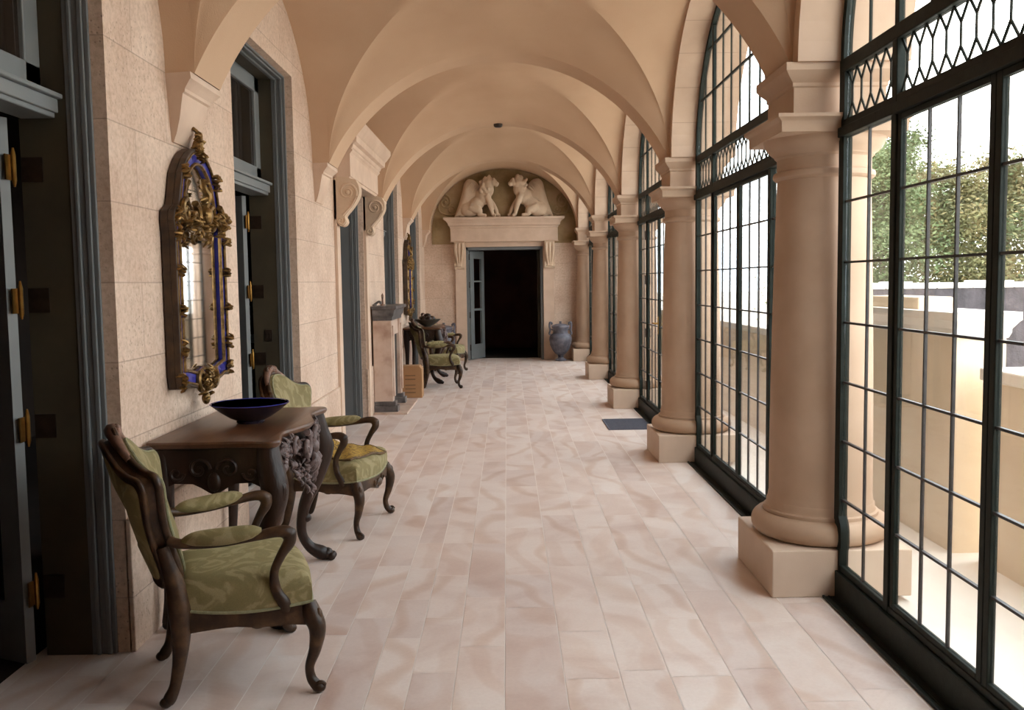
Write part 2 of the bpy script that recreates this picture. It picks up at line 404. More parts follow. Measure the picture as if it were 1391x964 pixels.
# ------------------------------------------------------------------ far wall with doorway
EX0,EX1,EH=-.80,.72,2.24
mb=MB()
mb.box(XL-.35,EX0,YF,YF+.35,-.1,ZC); mb.box(EX1,2.0,YF,YF+.35,-.1,ZC); mb.box(EX0,EX1,YF,YF+.35,EH,ZC)
struct(mb.build('wall_far',M['wall'],smooth=0),'far limestone end wall with the central doorway')
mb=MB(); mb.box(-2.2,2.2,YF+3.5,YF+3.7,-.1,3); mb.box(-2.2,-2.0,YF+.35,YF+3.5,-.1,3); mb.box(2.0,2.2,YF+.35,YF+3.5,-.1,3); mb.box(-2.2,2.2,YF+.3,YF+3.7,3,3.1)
struct(mb.build('wall_passage',M['passage'],smooth=0),'passage walls beyond the far doorway, coloured dark to look unlit')
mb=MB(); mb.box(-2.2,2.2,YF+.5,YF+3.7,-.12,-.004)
struct(mb.build('floor_passage',M['room_shade'],smooth=0),'passage floor beyond the far doorway, coloured near black to look unlit')
# tympanum panel
def eltop(x,a,b): return b*math.sqrt(max(0,1-(x/a)**2))
mb=MB(); poly=[(-1.46,2.3),(1.40,2.3)]+[(-.03+1.43*math.cos(PI*i/40),2.565+1.20*math.sin(PI*i/40)) for i in range(41)]
mb.prism(poly,lambda u,v,d:(u,d,v),YF-.012,YF+.02)
struct(mb.build('trim_1',M['tympanum'],smooth=0),'olive brown plaster lunette above the far door')

# ------------------------------------------------------------------ window wall (arches and soffits)
WA,WB=1.415,1.15
XO=1.92
mb=MB(); N=40
uvs={}
prev=YN
mb.box(XR,XO,YN-.1,CY[1]-.4,-.1,ZC)  # unseen bay beside the camera, made solid to cut light from behind
for i,c in enumerate(CY[1:]):   # piers above imposts
    y0=c-(S/2-WA); y1=min(c+(S/2-WA),YF+.3)
    mb.cur=0; mb.box(XR,XO,y0,y1,ZS,ZC)
for c in BAYS:
    for k in range(N):
        a=PI-PI*k/N; b=PI-PI*(k+1)/N
        ya,za=c+WA*math.cos(a),ZS+WB*math.sin(a); yb,zb=c+WA*math.cos(b),ZS+WB*math.sin(b)
        mb.cur=0
        mb.add([(XR,ya,za),(XR,yb,zb),(XR,yb,ZC),(XR,ya,ZC)],[(0,1,2,3)])
        mb.add([(XO,ya,za),(XO,yb,zb),(XO,yb,ZC),(XO,ya,ZC)],[(3,2,1,0)])
        mb.cur=1
        mb.add([(XR,ya,za),(XO,ya,za),(XO,yb,zb),(XR,yb,zb)],[(0,1,2,3)])
mb.cur=0; mb.box(XR,XO,YN-.1,YF+.3,ZC,ZC+.1)
wr=mb.build('wall_right',[M['plaster'],M['voussoir']],smooth=30,recalc=False)
me=wr.data; uvl=me.uv_layers.new(name='UVMap')
for p in me.polygons:
    if p.material_index==1:
        for li in p.loop_indices:
            v=me.vertices[me.loops[li].vertex_index].co
            c=min(BAYS,key=lambda q:abs(q-v.y)); ang=math.atan2((v.z-ZS)/WB,(v.y-c)/WA)
            uvl.data[li].uv=(ang/PI*13,v.x)
struct(wr,'right wall of stone arches springing from the columns')

# ------------------------------------------------------------------ vaulted ceiling
HB=.20; TR=.905; CR=1.22; FR=1.16
def Tz(u,TR=TR): # transverse arch, segmental
    if TR>1.1: return TR*math.sqrt(max(0,1-u*u))
    R=(AV**2+TR**2)/(2*TR); return math.sqrt(max(0,R*R-(u*AV)**2))-(R-TR)
def Gz(t): return CR*max(0,1-t*t)**.54
def Fz(v): return FR*math.sqrt(max(0,1-v*v))
mb=MB()
for c in CY:      # bands on the column lines
    y0,y1=max(c-HB,YN-.1),min(c+HB,YF+.01)
    def f(u,v):
        a=(u*2-1); s=math.sin(a*PI/2); return (XC+AV*s,y0+(y1-y0)*v,ZS+Tz(s,1.19 if c==CY[-1] else TR))
    mb.grid(f,48,1)
    # small side cheeks beside each band up to the walls
BY=S/2-HB
for c in ALLB:
    for sg in (-1,1):
        tr_=1.19 if (c==ALLB[-1] and sg>0) else TR
        def webA(p,q):   # along the gallery; p across, q from groin to band
            u=math.sin((p*2-1)*PI/2); w=abs(u)
            v=w+(1-w)*q
            z=Gz(w)+(Tz(u,tr_)-Gz(w))*(.35*q+.65*q*q)
            return (XC+u*AV,c+sg*v*BY,ZS+z)
        mb.grid(webA,48,10)
        def webB(p,q):
            v=math.sin((p*2-1)*PI/2); w=abs(v)
            u=w+(1-w)*q
            z=Gz(w)+(Fz(v)-Gz(w))*(.35*q+.65*q*q)
            return (XC+sg*u*AV,c+v*BY,ZS+z)
        mb.grid(webB,48,10)
        # run the cell on to the wall
        xe=(XL-.02) if sg<0 else XR+.005
        def ext(p,q):
            v=math.sin((p*2-1)*PI/2)
            return ((XC+sg*AV)*(1-q)+xe*q,c+v*BY,ZS+Fz(v))
        mb.grid(ext,48,1)
# the blocks of masonry behind each band, between it and the left wall
bm_=bmesh.new()
ce=mb.build('ceiling',M['plaster'],smooth=28,recalc=False)
bm_.from_mesh(ce.data); bmesh.ops.remove_doubles(bm_,verts=bm_.verts,dist=.0004); bmesh.ops.recalc_face_normals(bm_,faces=bm_.faces); bm_.to_mesh(ce.data); bm_.free()
ce.data.shade_smooth(); ce.data.set_sharp_from_angle(angle=math.radians(24))
struct(ce,'warm plastered groin vault ceiling of six bays')
mb=MB(); mb.box(-5.2,2.3,YN-.4,YF+.6,ZC+.1,ZC+.25)  # unseen slab, added to stop sky light leaking in above the vault
struct(mb.build('roof',M['plaster'],smooth=0),'flat roof slab added unseen over the gallery vault against light leaks')
# smoke detector
t=MB(); t.lathe([(.0,-.022),(.035,-.022),(.05,-.012),(.055,0),(.055,.03)],(0,0),20)
d=t.build('smoke_detector',M['darkmetal']); d.location=(-.08,11.60,ZS+.885)
tag(d,'small dark disc detector on the crown of the vault','detector')

# ------------------------------------------------------------------ columns
def column():
    root=empty('stone_column')
    c=(0,0)
    p=MB(); p.box(-.34,.34,-.34,.34,0,.232); p.build('plinth',M['plinth'],root,smooth=0,bevel=.006)
    p=MB(); pr=[(.30,.232)]
    for i in range(13):
        a=-PI/2+PI*i/12; pr.append((.288+.057*math.cos(a),.292+.06*math.sin(a)))
    pr+=[(.285,.352),(.285,.368),(.272,.374),(.268,.385),(.268,.405),(.262,.415),(.26,.42)]
    p.lathe(pr,c,64); p.build('base',M['column'],root)
    p=MB(); pr=[(.262,.415),(.258,.44)]
    for i in range(13):
        t=i/12; r=.256-.030*t**1.7; pr.append((r,.45+t*(2.04-.45)))
    p.lathe(pr,c,64); p.build('shaft',M['column'],root)
    p=MB()
    p.lathe([(.226,2.035),(.236,2.04),(.246,2.05),(.248,2.062),(.244,2.075),(.232,2.08),(.228,2.085),(.228,2.14),(.236,2.15),(.240,2.152),(.243,2.16),(.262,2.175),(.283,2.20),(.293,2.225),(.295,2.243)],c,64)
    p.sqstack([(.292,.292,2.235),(.300,.300,2.238),(.302,.302,2.285),(.306,.306,2.292),(.322,.322,2.305),(.322,.322,2.321),(.31,.31,2.323)],c)
    p.build('capital',M['column'],root)
    p=MB()
    p.sqstack([(.222,.222,2.32),(.222,.222,2.455),(.229,.229,2.462),(.229,.229,2.478),(.238,.238,2.488),(.26,.26,2.512),(.266,.266,2.522),(.272,.272,2.53),(.272,.272,2.566)],c)
    p.build('impost_block',M['column'],root)
    return root
proto=column()
clabels={0:'stone column standing beside the camera, out on the near right',
 1:'largest round stone column, nearest one standing in view on the right',
 2:'second nearest round stone column, standing just nearer than the grey floor mat',
 3:'middle round stone column, standing just beyond the grey floor mat',
 4:'fourth round stone column counted away from the camera, last but one',
 5:'farthest round stone column, engaged beside the far wall and the right urn'}
for i,cy in enumerate(CY[1:]):
    o=proto if i==0 else copy_tree(proto)
    o.location=(XCOL,cy,0)
    tag(o,clabels[i],'column',group='round stone columns along the windows')

# ------------------------------------------------------------------ corbels on the left wall
def corbel():
    root=MB()
    # section in x (out from wall) and z, swept along y with a taper
    sec=[(0,2.25),(.012,2.25),(.03,2.29),(.052,2.36),(.07,2.44),(.078,2.475),(.09,2.482),(.094,2.496),(.112,2.515),(.126,2.53),(.134,2.536),(.134,2.566),(0,2.566)]
    vs=[];fs=[];n=len(sec)
    for s in (-1,1):
        for (x,z) in sec:
            hy=.15+.055*max(0,(z-2.25)/.316)+max(0,x-.078)*.6
            vs.append((x,s*hy,z))
    fs.append(tuple(range(n))); fs.append(tuple(range(n,2*n))[::-1])
    for i in range(n):
        k=(i+1)%n; fs.append((i,k,n+k,n+i))
    root.add(vs,fs)
    return root.build('stone_corbel',M['stone'],smooth=25)
cb=corbel(); first=True
for i,cy in enumerate(CY[1:]):
    lab=['stone corbel on the left wall beside the camera','moulded stone corbel on the left wall directly above the near mirror',
     'moulded stone corbel between the second door and the door hood','moulded stone corbel just beyond the door hood, above the chimneypiece',
     'moulded stone corbel above the far mirror','moulded stone corbel in the far left corner beside the lunette'][i]
    if i==3-0 and False: pass
    o=cb if i==0 else copy_tree(cb)
    o.location=(XL-.002,min(cy,YF-.20),0); tag(o,lab,'corbel',group='stone corbels under the vault')

# ------------------------------------------------------------------ windows
ZR=[.17,.48,.765,1.05,1.335,1.62,1.905]
ZT1,ZT1b,ZT2,ZT2b=2.205,2.285,2.505,2.565
PA=1.36       # post inner edge
def arcp(a,b,n=36,t0=0,t1=PI): return [(a*math.cos(t0+(t1-t0)*i/n),b*math.sin(t0+(t1-t0)*i/n)) for i in range(n+1)]
def window(full=True):
    root=empty('window_1')
    # outer frame: two posts, arch and bottom rail
    f=MB()
    for s in (-1,1):
        f.box(-.018,.022,s*1.425,s*1.36,0,ZS)
        # the post steps round the moulded column base
        f.prism([(s*1.37,0),(s*1.335,0),(s*1.335,.235),(s*1.322,.262),(s*1.322,.33),(s*1.332,.365),(s*1.36,.40),(s*1.37,.42)],lambda u,v,d:(d,u,v),-.02,.022)
    n=40; o_=arcp(1.43,1.165,n); i_=arcp(1.375,1.115,n)
    vs=[];fs=[]
    for j in range(n+1):
        for x in (-.018,.022):
            vs+=[(x,o_[j][0],ZS+o_[j][1]),(x,i_[j][0],ZS+i_[j][1])]
    for j in range(n):
        a=j*4;b=a+4
        fs+=[(a,a+1,b+1,b),(a+2,b+2,b+3,a+3),(a+1,a+3,b+3,b+1),(a,b,b+2,a+2)]
    f.add(vs,fs); f.build('frame',M['iron'],root,smooth=30)
    f=MB(); f.box(-.035,.025,-1.36,1.36,.0,.135); f.box(-.018,.018,-1.36,1.36,.135,.165)
    f.build('bottom_rail',M['iron'],root,smooth=0,bevel=.004)
    # transom bars
    f=MB(); f.box(-.035,.025,-1.40,1.40,ZT1,ZT1+.045); f.box(-.018,.018,-1.40,1.40,ZT1+.045,ZT1b)
    f.build('transom_bar',M['iron'],root,smooth=0,bevel=.004)
    f=MB(); f.box(-.022,.022,-1.38,1.38,ZT2,ZT2b); f.build('transom_bar',M['iron'],root,smooth=0,bevel=.004)
    for s in (-1,1):
        f=MB(); zt=ZS+1.10*math.sqrt(1-(.79/1.36)**2)
        f.box(-.020,.020,s*.768,s*.818,.0,ZT2b); f.box(-.014,.014,s*.773,s*.813,ZT2b,zt+.01)
        f.build('mullion',M['iron'],root,smooth=0,bevel=.004)
    # french doors between the mullions
    for s in (-1,1):
        f=MB()
        f.box(-.013,.013,s*.002,s*.038,.13,ZT1); f.box(-.013,.013,s*.735,s*.768,.13,ZT1)
        f.box(-.013,.013,s*.038,s*.735,.13,.185); f.box(-.013,.013,s*.038,s*.735,ZT1-.025,ZT1)
        d=f.build('door_leaf',M['iron'],root,smooth=0,bevel=.003)
        g=MB()
        for k in (1,2): y=s*(.038+.697*k/3); g.box(-.006,.006,y-.0055,y+.0055,.185,ZT1-.025)
        for z in ZR[1:]: g.box(-.007,.007,s*.038,s*.735,z-.005,z+.005)
        g.build('glazing_bars',M['lead'],d,smooth=0)
        g=MB(); g.box(-.003,.003,s*.038,s*.735,.185,ZT1-.025); g.build('glass',M['glass'],d,smooth=0)
        if full:
            for z in (.35,.95,1.55,2.05):
                h=MB(); h.lathe([(.012,z-.05),(.012,z+.05)],(-.026,s*.768),10); h.build('hinge',M['darkmetal'],d)
    if full:
        h=MB(); h.box(-.020,-.0131,-.034,-.008,.98,1.16); h.tube([(-.019,-.021,1.09),(-.06,-.021,1.09)],.009,8); h.tube(cat([(-.06,-.021,1.09),(-.065,.02,1.092),(-.06,.095,1.088)],4),.008,8)
        h.build('door_handle',M['brass'],root)
    # side lights
    for s in (-1,1):
        g=MB(); y=s*1.09; g.box(-.006,.006,y-.0055,y+.0055,.165,ZT1)
        for z in ZR[1:]: g.box(-.007,.007,s*.818,s*1.36,z-.005,z+.005)
        w=g.build('side_light_bars',M['lead'],root,smooth=0)
        g=MB(); g.box(-.003,.003,s*.818,s*1.36,.165,ZT1); g.build('glass',M['glass'],w,smooth=0)
    # pointed lattice band
    g=MB()
    def bar(y0,z0,y1,z1): g.tube([(0,y0,z0),(0,y1,z1)],.0052,6)
    segs=[(-1.36,-.818,5),(-.768,.768,14),(.818,1.36,5)]
    za,zb=ZT1b,ZT2; zl,zh=za+.068,zb-.068
    for (a,b,n) in segs:
        w=(b-a)/n
        for k in range(n):
            y=a+w*k; ym=y+w/2
            bar(ym,zl,ym,zh); bar(ym,zl,y,za); bar(ym,zl,y+w,za); bar(ym,zh,y,zb); bar(ym,zh,y+w,zb)
    w_=g.build('lattice_band',M['iron'],root)
    g=MB(); g.box(-.003,.003,-1.36,1.36,ZT1b,ZT2); g.build('glass',M['glass'],w_,smooth=0)
    # lunette bars
    g=MB()
    def top(y): return ZS+1.11*math.sqrt(max(0,1-(y/1.365)**2))
    for y in [-1.10]+[-.752+1.504*k/6 for k in range(1,6)]+[1.10]:
        g.box(-.006,.006,y-.0055,y+.0055,ZT2b,top(y))
    for z in (2.99,3.33):
        hw=1.365*math.sqrt(1-((z-ZS)/1.11)**2); g.box(-.008,.008,-hw,hw,z-.007,z+.007)
    w_=g.build('lunette_bars',M['iron'],root,smooth=0)
    g=MB(); poly=[(y,ZS+z) for y,z in arcp(1.37,1.11,36)]
    g.prism(poly,lambda u,v,d:(d,u,v),-.003,.003); g.build('glass',M['glass'],w_,smooth=0)
    return root
names=['nearest arched steel window with french doors, at the right edge of view','second arched steel window, between the two nearest columns',
 'third arched steel window, its french doors with hinges and handle behind the grey mat','fourth arched steel window, seen as a sliver beyond the third column','farthest arched steel window, beside the far wall']
win=window(False); winf=window(True)
for i,c in enumerate(BAYS):
    o=win if i==0 else (winf if i==2 else copy_tree(win))
    o.name='window_%d'%(i+1); o.location=(XG+.005,c,0); struct(o,names[i])
# dark drain channel at the foot of each window
for i,c in enumerate(BAYS):
    g=MB(); g.box(1.512,1.60,c-1.36,c+1.36,.0,.006); g.box(1.512,1.522,c-1.36,c+1.36,.006,.012); g.box(1.541,1.545,c-1.36,c+1.36,.006,.010)
    struct(g.build('trim_%d'%(i+10),M['iron'],smooth=0),'dark metal channel in the floor along window %d'%(i+1))

# ------------------------------------------------------------------ left doors
def left_door():
    root=empty('door_1')
    def ring_(mb,x0,x1,w):
        a=DW; h=DH
        for s in (-1,1): mb.box(x0,x1,s*a,s*(a-w),0,h)
        mb.box(x0,x1,-a,a,h-w,h)
    m=MB(); ring_(m,-.055,-.075,.016); ring_(m,-.075,-.095,.026); ring_(m,-.095,-.118,.020); ring_(m,-.118,-.134,.032); ring_(m,-.134,-.155,.026)
    m.build('casing',M['blue_paint'],root,smooth=0,bevel=.004)
    m=MB(); ring_(m,-.155,-.349,.022); m.build('jamb_panel',M['olive'],root,smooth=0)
    m=MB(); m.box(-.20,-.34,-DW+.022,DW-.022,2.235,2.31); m.box(-.165,-.34,-DW+.022,DW-.022,2.31,2.33); m.box(-.185,-.34,-DW+.022,DW-.022,2.255,2.31)
    m.build('transom_bar',M['blue_light'],root,smooth=0,bevel=.005)
    m=MB(); x0,x1=-.25,-.30
    z0,z1=2.33,DH-.022; a=DW-.022
    for (y0,y1) in ((-a,-a+.12),(a-.12,a),(-.07,.07)): m.box(x0,x1,y0,y1,z0,z1)
    m.box(x0,x1,-a,a,z0,z0+.11); m.box(x0,x1,-a,a,z1-.11,z1)
    w=m.build('transom_sash',M['blue_light'],root,smooth=0,bevel=.006)
    m=MB(); m.box(-.27,-.28,-a+.1,a-.1,z0+.1,z1-.1); m.build('glass',M['darkglass'],w,smooth=0)
    for s in (-1,1):
        # leaf folded well back into the room beyond
        A=math.radians(24); H0=Vector((-.352,s*(a-.085),0)); d=Vector((-math.cos(A),s*math.sin(A),0)); n=Vector((0,-s*1.0,0)); n=(n-d*n.dot(d)).normalized()
        def lb(m,p0,p1,t0,t1,z0,z1):
            P=[H0+d*p0+n*t0,H0+d*p1+n*t0,H0+d*p1+n*t1,H0+d*p0+n*t1]
            m.add([(p.x,p.y,z0) for p in P]+[(p.x,p.y,z1) for p in P],[(0,3,2,1),(4,5,6,7),(0,1,5,4),(1,2,6,5),(2,3,7,6),(3,0,4,7)])
        m=MB(); lb(m,0,.11,0,.045,.015,2.225); lb(m,.61,.72,0,.045,.015,2.225); lb(m,.11,.61,0,.045,.015,.26); lb(m,.11,.61,0,.045,2.10,2.225); lb(m,.11,.61,0,.045,1.0,1.08)
        L=m.build('door_leaf',M['blue_light'],root,smooth=0)
        m=MB(); lb(m,.10,.62,.018,.027,.25,2.11); m.build('glass',M['darkglass'],L,smooth=0)
        for z in (.30,.98,1.50,2.03):
            hx,hy=-.343,s*(a-.070)
            m=MB(); m.lathe([(.004,z-.075),(.008,z-.06),(.010,z-.05),(.010,z+.05),(.008,z+.06),(.004,z+.08)],(hx,hy),10)
            m.box(-.3515,-.346,s*(a-.085),s*(a-.125),z-.05,z+.05)
            m.build('hinge',M['brass'],L)
            m=MB(); m.box(-.26,-.345,s*(a-.001),s*(a-.006),z-.05,z+.05); m.build('hinge_plate',M['darkmetal'],L,smooth=0)
    return root
dp=left_door()
dl=['nearest tall door at the left edge of view, its leaf open on brass hinges',
 'second tall door, behind the green armchair with the brocade cloth','third tall door, under the stone hood on scrolled consoles','fourth tall door, past the chimneypiece','farthest tall door in the left wall, beyond the far mirror']
for i,c in enumerate(BAYS):
    o=dp if i==0 else copy_tree(dp)
    o.name='door_%d'%(i+1); o.location=(XL,c,0); struct(o,dl[i])
    if i>=2:      # the farther doors have painted jambs
        for ch_ in o.children:
            if ch_.name.startswith('jamb_panel'):
                ch_.data=ch_.data.copy(); ch_.data.materials[0]=M['blue_paint']

# plain stone architrave strips beside door three and below the hood
# ------------------------------------------------------------------ scrolled console
def scroll_outline():
    # side view: (out, z) ; top volute large, tail curling out at the foot
    P=[(0,.43),(.19,.43),(.225,.40),(.245,.345),(.238,.28),(.205,.215),(.165,.16),(.125,.115),(.105,.085),(.115,.06),(.118,.03),(.095,.0),(.06,-.005),(.035,.02),(.02,.06),(0,.08)]
    return [(v.x,v.y) for v in cat([(a,b,0) for a,b in P],4,closed=True)]
def console(parent,loc,rz=0,wid=.16,name='console',scale=1,mat=None):
    mat=mat or M['carved']
    m=MB(); m.prism(scroll_outline(),lambda u,v,d:(u,d,v),-wid/2,wid/2)
    for s in (-1,1):
        e=s*(wid/2+.002)
        spiral(m,(.135,.31),.088,1.6,.013,lambda u,v:(u,e,v),1,-.4)
        spiral(m,(.070,.045),.040,1.3,.009,lambda u,v:(u,e,v),-1,.6)
        m.tube([(x,e,z) for x,z in [(.205,.25),(.17,.185),(.12,.13),(.085,.095)]],.009,6)
        m.ball((.135,e,.31),(.022,.012,.022))
    o=m.build(name,mat,parent,smooth=40); o.location=loc; o.rotation_euler=(0,0,rz); o.scale=(scale,1,scale)
    return o
# hood over door three
hd=empty('door_hood',(XL,BAYS[2],0),label='stone door hood with cornice on two scrolled consoles, over the third door',category='door hood')
hl,hr=-1.0,1.0
m=MB(); sec=[(-.002,2.53),(.15,2.53),(.15,2.56),(.16,2.565),(.16,2.77),(.17,2.785),(.185,2.80),(.185,2.815),(-.002,2.815)]
m.prism(sec,lambda u,v,d:(u,d,v),hl+.05,hr-.05); m.build('frieze',M['stone'],hd,smooth=0)
m=MB(); prof=[(.17,.0,2.812),(.19,.02,2.83),(.20,.03,2.86),(.235,.07,2.875),(.24,.08,2.93),(.25,.085,2.94),(.285,.115,2.99),(.30,.13,3.02),(.30,.13,3.06)]
vs=[];fs=[]
for dx,e,z in prof: vs+=[(-.002,hl-e+.05,z),(dx,hl-e+.05,z),(dx,hr+e-.05,z),(-.002,hr+e-.05,z)]
for j in range(len(prof)-1):
    for i in range(4):
        k=(i+1)%4; fs.append((j*4+i,j*4+k,(j+1)*4+k,(j+1)*4+i))
fs.append((0,3,2,1)); q=(len(prof)-1)*4; fs.append((q,q+1,q+2,q+3)); m.add(vs,fs); m.build('cornice',M['stone'],hd,smooth=0)
for y in (-.91,.91): console(hd,(0,y,2.10))
for s in (-1,1):
    m=MB(); m.box(.0,.03,s*.83,s*.99,.0,2.53); m.build('architrave',M['stone'],hd,smooth=0,bevel=.004)

# ------------------------------------------------------------------ far door surround, leaf and lions
ds=empty('door_surround',((EX0+EX1)/2,YF,0),label='carved stone door surround with cornice and two leafy consoles on the far wall',category='door surround')
hw=(EX1-EX0)/2
for s in (-1,1):
    m=MB(); m.box(s*(hw-.0),s*(hw+.215),-.045,0,0,2.33); m.build('jamb',M['stone'],ds,smooth=0,bevel=.006)
m=MB(); m.box(-hw,hw,-.045,0,EH,2.335); m.build('head',M['stone'],ds,smooth=0,bevel=.006)
m=MB(); m.box(-1.06,1.06,-.13,.0,2.335,2.355); m.box(-1.05,1.05,-.12,.0,2.35,2.60); m.build('frieze',M['stone'],ds,smooth=0,bevel=.004)
m=MB(); prof=[(1.05,.12,2.598),(1.06,.135,2.61),(1.065,.14,2.64),(1.09,.17,2.655),(1.10,.18,2.70),(1.14,.215,2.75),(1.18,.24,2.775),(1.18,.24,2.81)]
vs=[];fs=[]
for e,dx,z in prof: vs+=[(-e,0,z),(-e,-dx,z),(e,-dx,z),(e,0,z)]
for j in range(len(prof)-1):
    for i in range(4):
        k=(i+1)%4; fs.append((j*4+i,j*4+k,(j+1)*4+k,(j+1)*4+i))
fs.append((0,3,2,1)); q=(len(prof)-1)*4; fs.append((q,q+1,q+2,q+3)); m.add(vs,fs); m.build('cornice',M['stone'],ds,smooth=0)
for s in (-1,1):
    m=MB(); sec=[(0,.42),(.12,.42),(.135,.36),(.115,.27),(.075,.18),(.07,.10),(.095,.05),(.07,.0),(.03,.0),(0,.05)]
    m.prism([(v.x,v.y) for v in cat([(a,b,0) for a,b in sec],3,closed=True)],lambda u,v,d:(d,-u,v),-.085,.085)
    for k in (-1,0,1):
        q,r=catr([(k*.055,-.125,.40),(k*.06,-.135,.30),(k*.045,-.105,.18),(k*.03,-.085,.09),(k*.025,-.095,.03)],[.022,.026,.022,.018,.024],4); m.tube(q,r,8)
    for k in (-.5,.5):
        q,r=catr([(k*.06,-.12,.36),(k*.055,-.115,.25),(k*.04,-.085,.14)],[.012,.016,.012],4); m.tube(q,r,6)
    o=m.build('console',M['carved'],ds,smooth=40); o.location=(s*(hw+.125),-.045,1.815); o.scale=(1.15,1.0,1.23)
dd=empty('door_6',((EX0+EX1)/2,YF,0)); struct(dd,'far double door with blue frame, its left leaf folded back')
m=MB()
for s in (-1,1): m.box(s*(hw-.001),s*(hw-.05),.0,.30,0,EH)
m.box(-hw,hw,0,.30,EH-.06,EH-.001); m.build('frame',M['blue_paint'],dd,smooth=0,bevel=.004)
for s in (-1,):
    m=MB(); A=math.radians(70); L=.62
    def fx(x0,x1,z0,z1):
        c,s_=math.cos(A),math.sin(A); b=Vector((-hw+.055,.10,0)); d=Vector((.42,.907,0)); n=Vector((-d.y,d.x,0))*.022
        P=[b+d*x0-n,b+d*x1-n,b+d*x1+n,b+d*x0+n]
        m.add([(p.x,p.y,z0) for p in P]+[(p.x,p.y,z1) for p in P],[(0,3,2,1),(4,5,6,7),(0,1,5,4),(1,2,6,5),(2,3,7,6),(3,0,4,7)])
    fx(0,.16,.01,EH-.07); fx(L-.12,L,.01,EH-.07); fx(.16,L-.12,.01,.30); fx(.16,L-.12,EH-.22,EH-.07); fx(.16,L-.12,.98,1.02); fx(.16,L-.12,1.55,1.58)
    L1=m.build('door_leaf',M['blue_light'],dd,smooth=0)
    for z in (.25,.9,1.5,2.05):
        h=MB(); h.lathe([(.014,z-.06),(.014,z+.06)],(-hw+.06,.075),8); h.build('hinge',M['darkmetal'],L1)
m=MB(); m.box(hw-.055,hw-.10,.30,.90,.01,EH-.07); m.build('door_leaf',M['olive'],dd,smooth=0,bevel=.004)

def lion(sx,head_turn):
    """seated winged lion in high relief; faces +x, sx mirrors it"""
    m=MB()
    def B(c,r,ry=0): m.ball((c[0],c[1],c[2]),r,14,10,Matrix.Rotation(ry,3,'Y'))
    # haunch, trunk, chest, neck, mane, head
    B((-.30,-.07,.16),(.20,.10,.15),.15); B((-.16,-.08,.26),(.22,.095,.14),-.75); B((-.02,-.08,.40),(.16,.10,.17),-.9)
    B((.06,-.10,.53),(.14,.10,.16),0); B((.10,-.12,.66),(.12,.11,.12)); B((.19,-.16,.665),(.075,.07,.075)); B((.255,-.18,.635),(.050,.05,.042)); B((.25,-.18,.60),(.035,.04,.022))
    B((.20,-.20,.72),(.025,.03,.03)); B((.11,-.17,.77),(.035,.03,.045))
    for k in range(22):
        a=random.uniform(1.2,5.0); rr=random.uniform(.06,.16)
        B((.07+rr*math.cos(a),-.13-random.random()*.06,.60+rr*1.2*math.sin(a)),(.035,.03,.05),random.uniform(-1,1))
    # rump leg and paw
    m.tube(*catr([(-.28,-.10,.20),(-.12,-.13,.13),(-.10,-.12,.06),(-.04,-.13,.035),(.04,-.14,.03)],[.10,.085,.05,.04,.035],5),12)
    # forelegs
    m.tube(*catr([(.05,-.13,.42),(.11,-.14,.26),(.15,-.13,.12),(.17,-.13,.045),(.23,-.15,.03)],[.075,.055,.042,.036,.036],5),12)
    m.tube(*catr([(.02,-.06,.40),(.16,-.07,.27),(.24,-.07,.13),(.26,-.07,.05),(.32,-.08,.03)],[.07,.05,.04,.035,.033],5),12)
    # tail
    m.tube(*catr([(-.44,-.06,.10),(-.50,-.06,.04),(-.40,-.08,.025)],[.03,.025,.02],4),8)
    bd=[m]
    for mm in bd:
        mm.v=[(sx*x,y,z) for (x,y,z) in mm.v]
        if sx<0: mm.f=[f[::-1] for f in mm.f]
    o=m.build('winged_lion',M['carved'],smooth=60,remesh=.011)
    # wing
    w=MB()
    out=[(-.02,.44),(-.10,.62),(-.20,.72),(-.32,.74),(-.40,.66),(-.44,.50),(-.50,.30),(-.58,.08),(-.60,.0),(-.48,.04),(-.38,.16),(-.28,.28),(-.16,.36)]
    oc=[(v.x,v.y) for v in cat([(a,b,0) for a,b in out],4,closed=True)]
    cx=sum(p[0] for p in oc)/len(oc); cz=sum(p[1] for p in oc)/len(oc)
    rings=[(1,.0),(1,-.05),(.9,-.085),(.6,-.11),(.25,-.12)]
    vs=[];fs=[];n=len(oc)
    for sc_,d in rings:
        for (a,b) in oc: vs.append((sx*(cx+(a-cx)*sc_),d,cz+(b-cz)*sc_))
    for j in range(len(rings)-1):
        for i in range(n):
            k=(i+1)%n; fs.append((j*n+i,j*n+k,(j+1)*n+k,(j+1)*n+i))
    fs.append(tuple(range((len(rings)-1)*n,len(rings)*n))); fs.append(tuple(range(n))[::-1])
    w.add(vs,fs)
    for k in range(7):
        t=k/6
        p=[(-.12-.20*t,.58+.10*math.sin(t*3)),(-.28-.12*t,.42-.02*t),(-.38-.12*t,.24-.06*t),(-.46-.10*t,.10-.06*t)]
        w.tube([(sx*a,-.115+.035*(i/3)+.01*t,b) for i,(a,b) in enumerate(p)],[.014,.014,.012,.008],6)
    w.build('wing',M['carved'],o,smooth=40)
    return o
l1=lion(1,0); l1.location=(-.42,YF-.035,2.812); l1.scale=(.97,1,1.0); tag(l1,'seated winged lion relief facing right, left one above the far door','relief',group='winged lions above the far door')
l2=lion(-1,0); l2.location=(.34,YF-.035,2.812); l2.scale=(.97,1,1.0); tag(l2,'seated winged lion relief facing left, right one above the far door','relief',group='winged lions above the far door')
